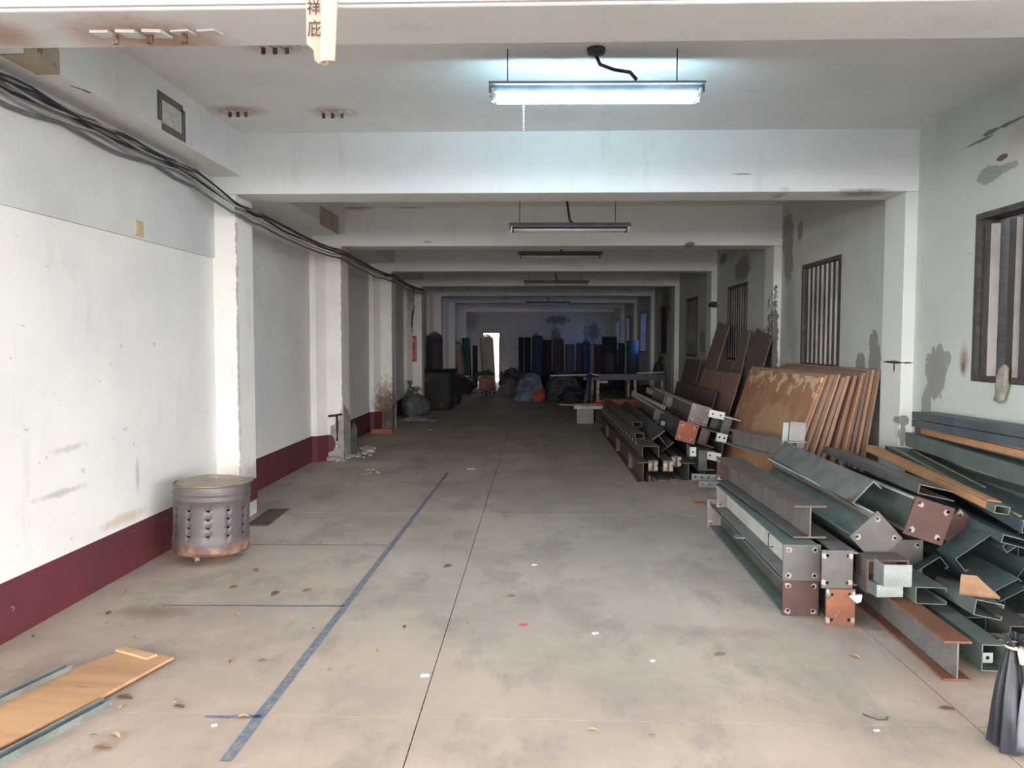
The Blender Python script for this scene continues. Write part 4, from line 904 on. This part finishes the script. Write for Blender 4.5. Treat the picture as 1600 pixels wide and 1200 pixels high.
def drp(u, v): x = -.46+.92*u; y = -.47+.94*v; return (x, y, .955+.05*noise.noise((x*3, y*3, 1))+.03*math.sin(PI*u))
MB().grid(drp, 14, 14).build('contents', simple('dark_cloth', (34, 34, 40), (26, 27, 33), 4, .9), b_, solid=.01)
q = bag((-2.40, 20.5), .40, .40, .95, M_DBAG, 'dark heap of sacks behind the big bin', 14, neck=False, cat='sacks', name='dark_sack')
# fabric rolls standing on end
def roll(px0, px1, ytop, ybot, Y, m, label, wrap=None, lean=0, cap=None, group='fabric rolls standing along the back'):
    c0 = at((px0+px1)/2, ybot, Y); r0 = (px1-px0)/2*Y/FPX; h = at(px0, ytop, Y).z
    r = empty('fabric_roll', (c0.x, Y+r0, 0), label, 'fabric roll', group, (0, lean, 0))
    def f(u, v):
        a = 2*PI*v; rr = r0*(1+.05*noise.noise((math.cos(a)*2+px0, math.sin(a)*2, u*4))); return (rr*math.cos(a), rr*math.sin(a), .0+h*u)
    rl = MB().grid(f, 12, 26).build('cloth', m, r)
    MB().lathe([(.001, h), (r0*.35, h-.01), (r0*.97, h)], 22).build('end_face', cap or m, r)
    if wrap:
        def g_(u, v):
            a = 2*PI*v; rr = r0*1.06*(1+.07*noise.noise((math.cos(a)*3+px1, math.sin(a)*3, u*7))) if u < .93 else r0*1.06*(1-(u-.93)/.07*.75); return (rr*math.cos(a), rr*math.sin(a), h*1.06*u)
        MB().grid(g_, 18, 30).build('plastic_wrap', wrap, r)
    return r
def cloth(n, c): return simple(n, c, tuple(int(v*.8) for v in c), 3, .85, stretch=(1, 1, .3))
t = NT('clear_wrap'); t.bump(t.noise(8, 6, .7, dist=1), .8, .05); M_WRAP = t.fin((.9, .9, .92, 1), .12); t.b.inputs['Transmission Weight'].default_value = 1.0; t.b.inputs['IOR'].default_value = 1.12
roll(666, 690, 524, 640, 21.15, cloth('brown_cloth', (84, 74, 74)), 'plastic wrapped brown roll by the red sign pillar', M_WRAP)
roll(716, 730, 538, 606, 26.0, cloth('beige_cloth', (176, 152, 132)), 'beige fabric roll leaning in front of the green one', M_WRAP, lean=R(-7))
roll(724, 737, 528, 604, 27.2, cloth('green_cloth', (38, 80, 68)), 'green fabric roll near the left end of the hall', lean=R(-2))
roll(754, 774, 527, 614, 25.2, cloth('cream_cloth', (196, 180, 168)), 'cream fabric roll standing in front of the bright doorway', M_WRAP, lean=R(-3))
roll(831, 848, 525, 612, 25.4, cloth('navy_cloth', (52, 60, 84)), 'plastic wrapped navy roll standing taller than its neighbours', M_WRAP)
roll(810, 818, 527, 600, 28.2, cloth('black_cloth', (28, 29, 34)), 'slim black roll at the left of dark group')
roll(819, 829, 527, 600, 28.0, cloth('black_cloth_b', (34, 34, 40)), 'second slim black roll in the dark group')
roll(848, 862, 531, 606, 27.4, cloth('charcoal_cloth', (36, 40, 48)), 'charcoal roll right of the wrapped navy roll')
roll(864, 881, 531, 608, 26.8, cloth('maroon_cloth', (86, 62, 64)), 'maroon fabric roll between charcoal and slate rolls', M_WRAP)
roll(883, 897, 538, 606, 26.8, cloth('slate_cloth', (72, 80, 98)), 'slate blue roll right of the maroon one')
roll(900, 910, 536, 604, 27.2, cloth('plum_cloth', (66, 60, 80)), 'plum roll left of the bright blue roll')
roll(910, 921, 534, 604, 27.0, cloth('blue_cloth', (58, 78, 122)), 'bright blue wrapped roll in the back row', M_WRAP)
roll(921, 929, 537, 600, 26.4, cloth('grey_cloth', (112, 108, 110)), 'narrow grey roll beside the bright blue roll')
roll(929, 940, 538, 600, 27.6, cloth('dusky_cloth', (62, 60, 68)), 'dusky roll with a pale tube core', cap=M_PALEC)
roll(941, 965, 526, 604, 27.8, cloth('dark_purple_cloth', (42, 38, 50)), 'wide dark purple roll near the right wall')
roll(944, 962, 553, 604, 24.6, cloth('aubergine_cloth', (62, 48, 62)), 'short aubergine roll in front of the wide purple roll')
roll(966, 976, 536, 600, 26.2, cloth('ink_cloth', (40, 44, 58)), 'ink dark roll left of the teal blue one')
roll(980, 998, 532, 600, 24.4, cloth('teal_cloth', (40, 66, 82)), 'teal blue roll beside the far right window')
for k, (x0, x1, yt, Y, c, lb) in enumerate(((738, 746, 540, 28.5, (44, 50, 58), 'dim grey roll behind the green roll'), (708, 716, 534, 27.8, (40, 40, 46), 'dark roll close to the left wall behind the beige roll'))):
    roll(x0, x1, yt, 602, Y, cloth('dim_cloth_%d' % k, c), lb)
# cardboard box on a dolly
M_KRAFT = simple('brown_carton', (150, 98, 74), (132, 86, 66), 4, .85)
a = fl(757, 618); ct = empty('dolly_cart', (a.x-.0, a.y+.2, 0), 'low dolly with grey wheels in front of the cream roll', 'dolly')
MB().box(-.38, -.25, .15, .32, .25, .19).build('deck', M_BLACKW, ct)
for x in (-.30, -.05, .20, .36):
    q = MB().tube([(0, -.03, 0), (0, .03, 0)], .085, 14).build('wheel', simple('grey_tyre', (96, 94, 94), (80, 78, 80), 8, .7), ct); q.location = (x-.03, -.18, .086); MB().tube([(0, -.035, 0), (0, .035, 0)], .035, 10).build('hub', M_VOID, q)
q = empty('carton', (a.x+.03, a.y+.2, .19), 'reddish brown carton with dark flaps riding on the dolly', 'carton')
MB().box(-.20, -.2, 0, .20, .2, .37).build('box', M_KRAFT, q, bevel=.008)
MB().prism([(-.38, .30), (-.30, .52), (.05, .60), (.24, .50), (.22, .44), (-.05, .47), (-.25, .40), (-.30, .28)], .36, 'y', -.18).build('cover', M_BIN, q)
# sacks on the floor
a = fl(720, 613); bag((a.x+.05, a.y-.6), .45, .40, .62, M_DBAG, 'dark plum sack on the floor below the beige roll', 21, neck=False, name='dark_sack')
a = fl(735, 612); bag((a.x, a.y-.45), .22, .25, .58, clearbag('tan_bag', (150, 120, 104), (110, 88, 80)), 'tan plastic bag between the plum sack and dolly', 25)
a = fl(783, 617); bag((a.x+.28, a.y), .36, .3, .52, clearbag('pinkish_bag', (128, 108, 102), (96, 84, 82)), 'pinkish clear bag right of the dolly wheels', 29, neck=False)
a = fl(795, 606); bag((a.x+.05, a.y+.9), .42, .32, .72, M_MBAG, 'murky bag behind the pinkish clear bag', 33, neck=False)
a = fl(812, 614); bag((a.x+.1, a.y-.1), .34, .34, .70, M_MBAG, 'murky rounded bag left of the blue and red one', 37, neck=False)
a = fl(832, 627); r = bag((a.x-.06, a.y), .42, .40, .82, M_BBAG, 'clear bulging bag with blue and red contents in mid hall', 41, neck=False)
def lump(cx, cy, cz, rx, ry, rz, s): return lambda u, v: (cx+rx*math.sin(PI*u)*math.cos(2*PI*v)*(1+.2*noise.noise((u*4, v*4, s))), cy+ry*math.sin(PI*u)*math.sin(2*PI*v), max(.004, cz+rz*math.cos(PI*u)*(1+.2*noise.noise((v*5, u*3, s)))))
MB().grid(lump(.20, -.30, .17, .22, .13, .20, 2), 14, 18).build('red_contents', M_RBAG, r); MB().grid(lump(-.24, -.28, .14, .22, .14, .18, 5), 14, 18).build('blue_contents', clearbag('blue_film', (120, 142, 168), (84, 104, 128)), r)
a = fl(872, 626); bag((a.x+.16, a.y+.1), .50, .40, .80, M_MBAG, 'wide murky bag right of the blue and red one', 45, neck=False)
a = fl(895, 632); bag((a.x, a.y-.3), .40, .35, .50, M_DBAG, 'dark slumped bag before the bench legs', 49, neck=False)
# work bench
M_BENCH = simple('bench_steel', (74, 78, 84), (60, 64, 72), 4, .55, .2); M_LEGP = simple('chipped_bench_leg', (170, 164, 156), (140, 128, 118), 6, .7, c3=(112, 72, 54), th=.56)
bn = empty('work_bench', (2.15, 19.5, 0), 'long grey work bench with chipped pale legs at right', 'bench')
MB().box(-.98, -.45, .74, 1.03, .45, .80).box(-.60, -.46, .80, 1.03, -.40, .885).build('top', M_BENCH, bn)
for x, y in ((-.62, -.40), (-.70, .34), (.30, -.40), (.22, .34), (.96, -.40)): MB().box(x-.035, y-.03, 0, x+.035, y+.03, .74).build('leg', M_LEGP, bn)
MB().box(-.66, -.46, .66, -.38, -.40, .72).build('bracket', M_LEGP, bn)
def stick(p, q_, r_, m, label, name='stick', cat='stick', group=None): return tag(MB().tube([p, q_], r_, 7).build(name, m), label, cat, group)
stick(tuple(at(913, 637, 18.6)), tuple(at(922, 585, 19.0)), .055, M_BENCH, 'grey plank leaning against the left end of bench', 'leaning_plank', 'plank')
M_PALEW = simple('pale_wood', (200, 192, 176), (176, 168, 154), 9, .7)
z_ = .835
stick((.35, 19.2, z_), (1.30, 19.3, z_+.02), .02, M_PALEW, 'pale stick sticking out past the left end of bench')
stick((1.32, 19.2, .90), (1.62, 19.1, .83), .018, M_PALEW, 'short pale stick slanting on the bench')
stick((2.5, 19.1, .905), (3.15, 19.1, .93), .02, M_PALEW, 'pale stick lying at the right end of bench')
MB_ = MB().box(-.38, -.2, 0, .30, .2, .06).build('steel_tray', M_BIN); MB_.location = (1.22, 19.6, .801); tag(MB_, 'dark tray lying on the left half of bench', 'tray')
bt = empty('dark_bottle', (3.02, 19.4, .835), 'dark leaning bottle shape standing on the bench', 'bottle', rot=(0, R(14), 0))
MB().lathe([(.001, 0), (.11, 0), (.12, .2), (.10, .30), (.05, .36), (.05, .48), (.001, .48)], 18).build('body', M_BIN, bt); MB().lathe([(.055, .46), (.055, .52), (.001, .52)], 14).build('cap', M_BLACKW, bt)
q = MB().box(-.5, -.3, 0, .5, .3, .40).build('open_carton', simple('tan_carton', (150, 104, 66), (130, 90, 60), 3, .85), bevel=.01); q.location = (1.98, 17.4, 0); q.rotation_euler = (0, 0, R(4)); tag(q, 'tan brown carton on the floor under the bench', 'carton')
q = bag((1.85, 19.4), .45, .3, .55, M_DBAG, 'dark sack stored under the bench', 53, neck=False, name='dark_sack')
q = bag((2.78, 19.4), .40, .3, .6, M_DBAG, 'dark sack under the right half of bench', 57, neck=False, name='dark_sack')
# low grey stand with papers and a red pack
st = empty('low_stand', (1.06, 15.95, 0), 'low grey stand topped with papers in front of far stack', 'stand')
MB().box(-.28, -.25, .30, .36, .28, .37).build('top', simple('pale_grey_top', (176, 170, 164), (156, 150, 146), 5, .7), st, bevel=.006)
MB().box(-.22, -.2, 0, .12, .2, .30).build('pedestal', simple('grey_pedestal', (140, 136, 134), (122, 118, 118), 5, .7), st); MB().box(.16, -.16, 0, .30, .18, .30).build('side_leg', M_BIN, st)
for k, (x, y, z, wx, wy, rz, lb) in enumerate(((-.30, -.05, .370, .30, .15, 6, 'cream paper sheet overhanging the low stand'), (.02, .05, .378, .32, .17, -8, 'white folded paper on the low stand'))):
    q = MB().box(-wx, -wy, 0, wx, wy, .006).build('paper_sheet', M_NOTE if k else M_PAPER); q.location = (1.06+x, 15.95+y, z); q.rotation_euler = (0, R(-2 if k else 2), R(rz)); tag(q, lb, 'paper')
def packf(u, v):
    x = -.16+.32*u; y = -.13+.26*v; return (x, y, .02+.055*math.sin(PI*u)*math.sin(PI*v)+.012*noise.noise((x*20, y*20, 0)))
q = empty('red_packet', (1.30, 15.85, .385), 'bright red crinkled packet on the low stand', 'packet')
MB().grid(packf, 12, 10).build('film', simple('bright_red_film', (216, 40, 48), (190, 30, 40), 8, .3), q, solid=.004); MB().box(-.06, -.05, .072, .05, -.01, .078).build('print', M_WHITEP, q)

# ---------------------------------------------------------------- litter on the floor
M_LEAF = [simple('dry_leaf_%d' % k, c, c2, 20, .8) for k, (c, c2) in enumerate((((136, 104, 74), (110, 82, 58)), ((176, 148, 112), (150, 122, 90)), ((104, 78, 64), (84, 64, 54)), ((190, 168, 128), (168, 140, 100))))]
def leafmesh(s):
    random.seed(s); L = random.uniform(.035, .06); W = L*random.uniform(.22, .4); c_ = random.uniform(.2, .5)
    def f(u, v):
        x = L*(u-.5)*2; wd = W*math.sin(PI*min(.999, max(.001, u)))**.8; y = wd*(v-.5)*2
        return (x, y, .003+abs(y)*c_+.008*math.sin(PI*u))
    return MB().grid(f, 6, 4).mesh('dry_leaf')
leaves = [leafmesh(s) for s in range(6)]
for k, me in enumerate(leaves): me.materials.append(M_LEAF[k % 4])
LP = [(185, 900), (195, 925), (170, 958), (165, 973), (190, 979), (212, 996), (52, 995), (160, 1030), (195, 1091), (190, 1105), (145, 1150), (180, 1152), (160, 1170), (275, 1097), (280, 1105), (325, 1032), (360, 1035), (365, 1030), (400, 892), (405, 905), (430, 928), (495, 905), (510, 880), (500, 850), (480, 923), (475, 922), (365, 918), (370, 960), (490, 983), (515, 1048), (410, 1033), (590, 1018), (632, 980), (585, 800), (640, 790), (460, 820), (798, 932, 1), (668, 900), (700, 885), (925, 1142), (1018, 1150), (1335, 1027), (1125, 1023), (380, 1122), (1480, 1108), (545, 800), (730, 975)]
leaves2 = []
for k, p in enumerate(LP):
    o = bpy.data.objects.new('dry_leaf', leaves[k % 6]); COL.objects.link(o); a = fl(p[0], p[1]); o.location = (a.x, a.y, .001)
    random.seed(k*13); o.rotation_euler = (0, 0, random.random()*6.3); s = random.uniform(.45, .85); o.scale = (s, s, s)
    tag(o, 'dry curled leaf scattered on the concrete floor', 'leaf', 'dry leaves scattered on the floor')
M_SLIP = simple('white_slip', (236, 234, 232), (226, 224, 222), 9, .7)
def slip(px, py, w_, h_, rz, label):
    a = fl(px, py); q = MB().prism([(-w_, -h_), (w_, -h_*.9), (w_*.95, h_), (-w_, h_)], .003).build('paper_slip', M_SLIP); q.location = (a.x, a.y, .001); q.rotation_euler = (0, 0, R(rz)); tag(q, label, 'paper slip')
slip(664, 1056, .021, .014, 4, 'white paper slip beside the centre floor joint, nearest one'); slip(835, 883, .02, .012, 2, 'white paper slip on the middle of the floor'); slip(930, 990, .017, .011, 30, 'torn white slip left of the orange plated beam')
slip(335, 1134, .012, .008, 20, 'tiny white slip near the blue line corner'); slip(1020, 1033, .012, .01, 50, 'tiny white slip right of floor centre'); slip(1370, 1142, .012, .006, 10, 'tiny white slip in front of the rusty floor beam'); slip(736, 733, .05, .02, 5, 'pale slip on the floor beyond the blue line'); slip(673, 672, .04, .03, 0, 'small white scrap on floor near the red brick')
wm = MB().tube([fl(x, y)+Vector((0, 0, .004)) for x, y in ((1348, 1117), (1358, 1121), (1372, 1126), (1385, 1126), (1388, 1121))], .0022, 6).build('wire_bit', M_BLACKW); tag(wm, 'thin dark bent wire on the floor in the right foreground', 'wire')
fk = fl(1092, 788); q = MB().prism([(-.06, -.03), (.05, -.04), (.07, .03), (-.04, .04)], .02).build('wood_chip', M_KRAFT); q.location = (fk.x, fk.y, 0); tag(q, 'brown wood chip on the floor between the two stacks', 'wood')
M_FLAKE = simple('white_flake', (226, 220, 212), (200, 190, 180), 12, .8)
for px, py, s, lb in ((1341, 936, .035, 'white chipped flake hanging on the orange end plate'), ):
    q = MB().prism([(-.045, .012), (.0, -.03), (.025, -.02), (.03, .02)], .02, 'y').build('paint_flake', M_FLAKE, p10); q.location = tuple(at(px-2, py-1, 4.455)); q.matrix_parent_inverse = p10.matrix_basis.inverted()
a = at(1293, 920, 4.42); q = MB().tube([a+Vector((0, 0, .0)), a+Vector((.012, .01, -.06))], .009, 8).build('bolt', S_GALV, p9); q.matrix_parent_inverse = p9.matrix_basis.inverted()
# torn sealant hanging from the first window
a = RW(1572, 600); q = MB(); random.seed(2)
def seal(u, v):
    an = 2*PI*v; r_ = .05*(1-.5*abs(u-.55))*(1+.5*noise.noise((math.cos(an)*2, math.sin(an)*2, u*5)))*(1 if 0 < u < 1 else .1)
    return (WR-.03+r_*math.cos(an)*.5, a.y-.0+r_*math.sin(an)*1.3+.05*(u-.5), a.z+.14-.28*u)
q = q.grid(seal, 14, 16).build('dried_sealant', simple('dried_foam', (150, 146, 132), (124, 120, 108), 12, .9, bump=.5)); tag(q, 'dried foam sealant hanging off the sill of nearest right window', 'sealant')
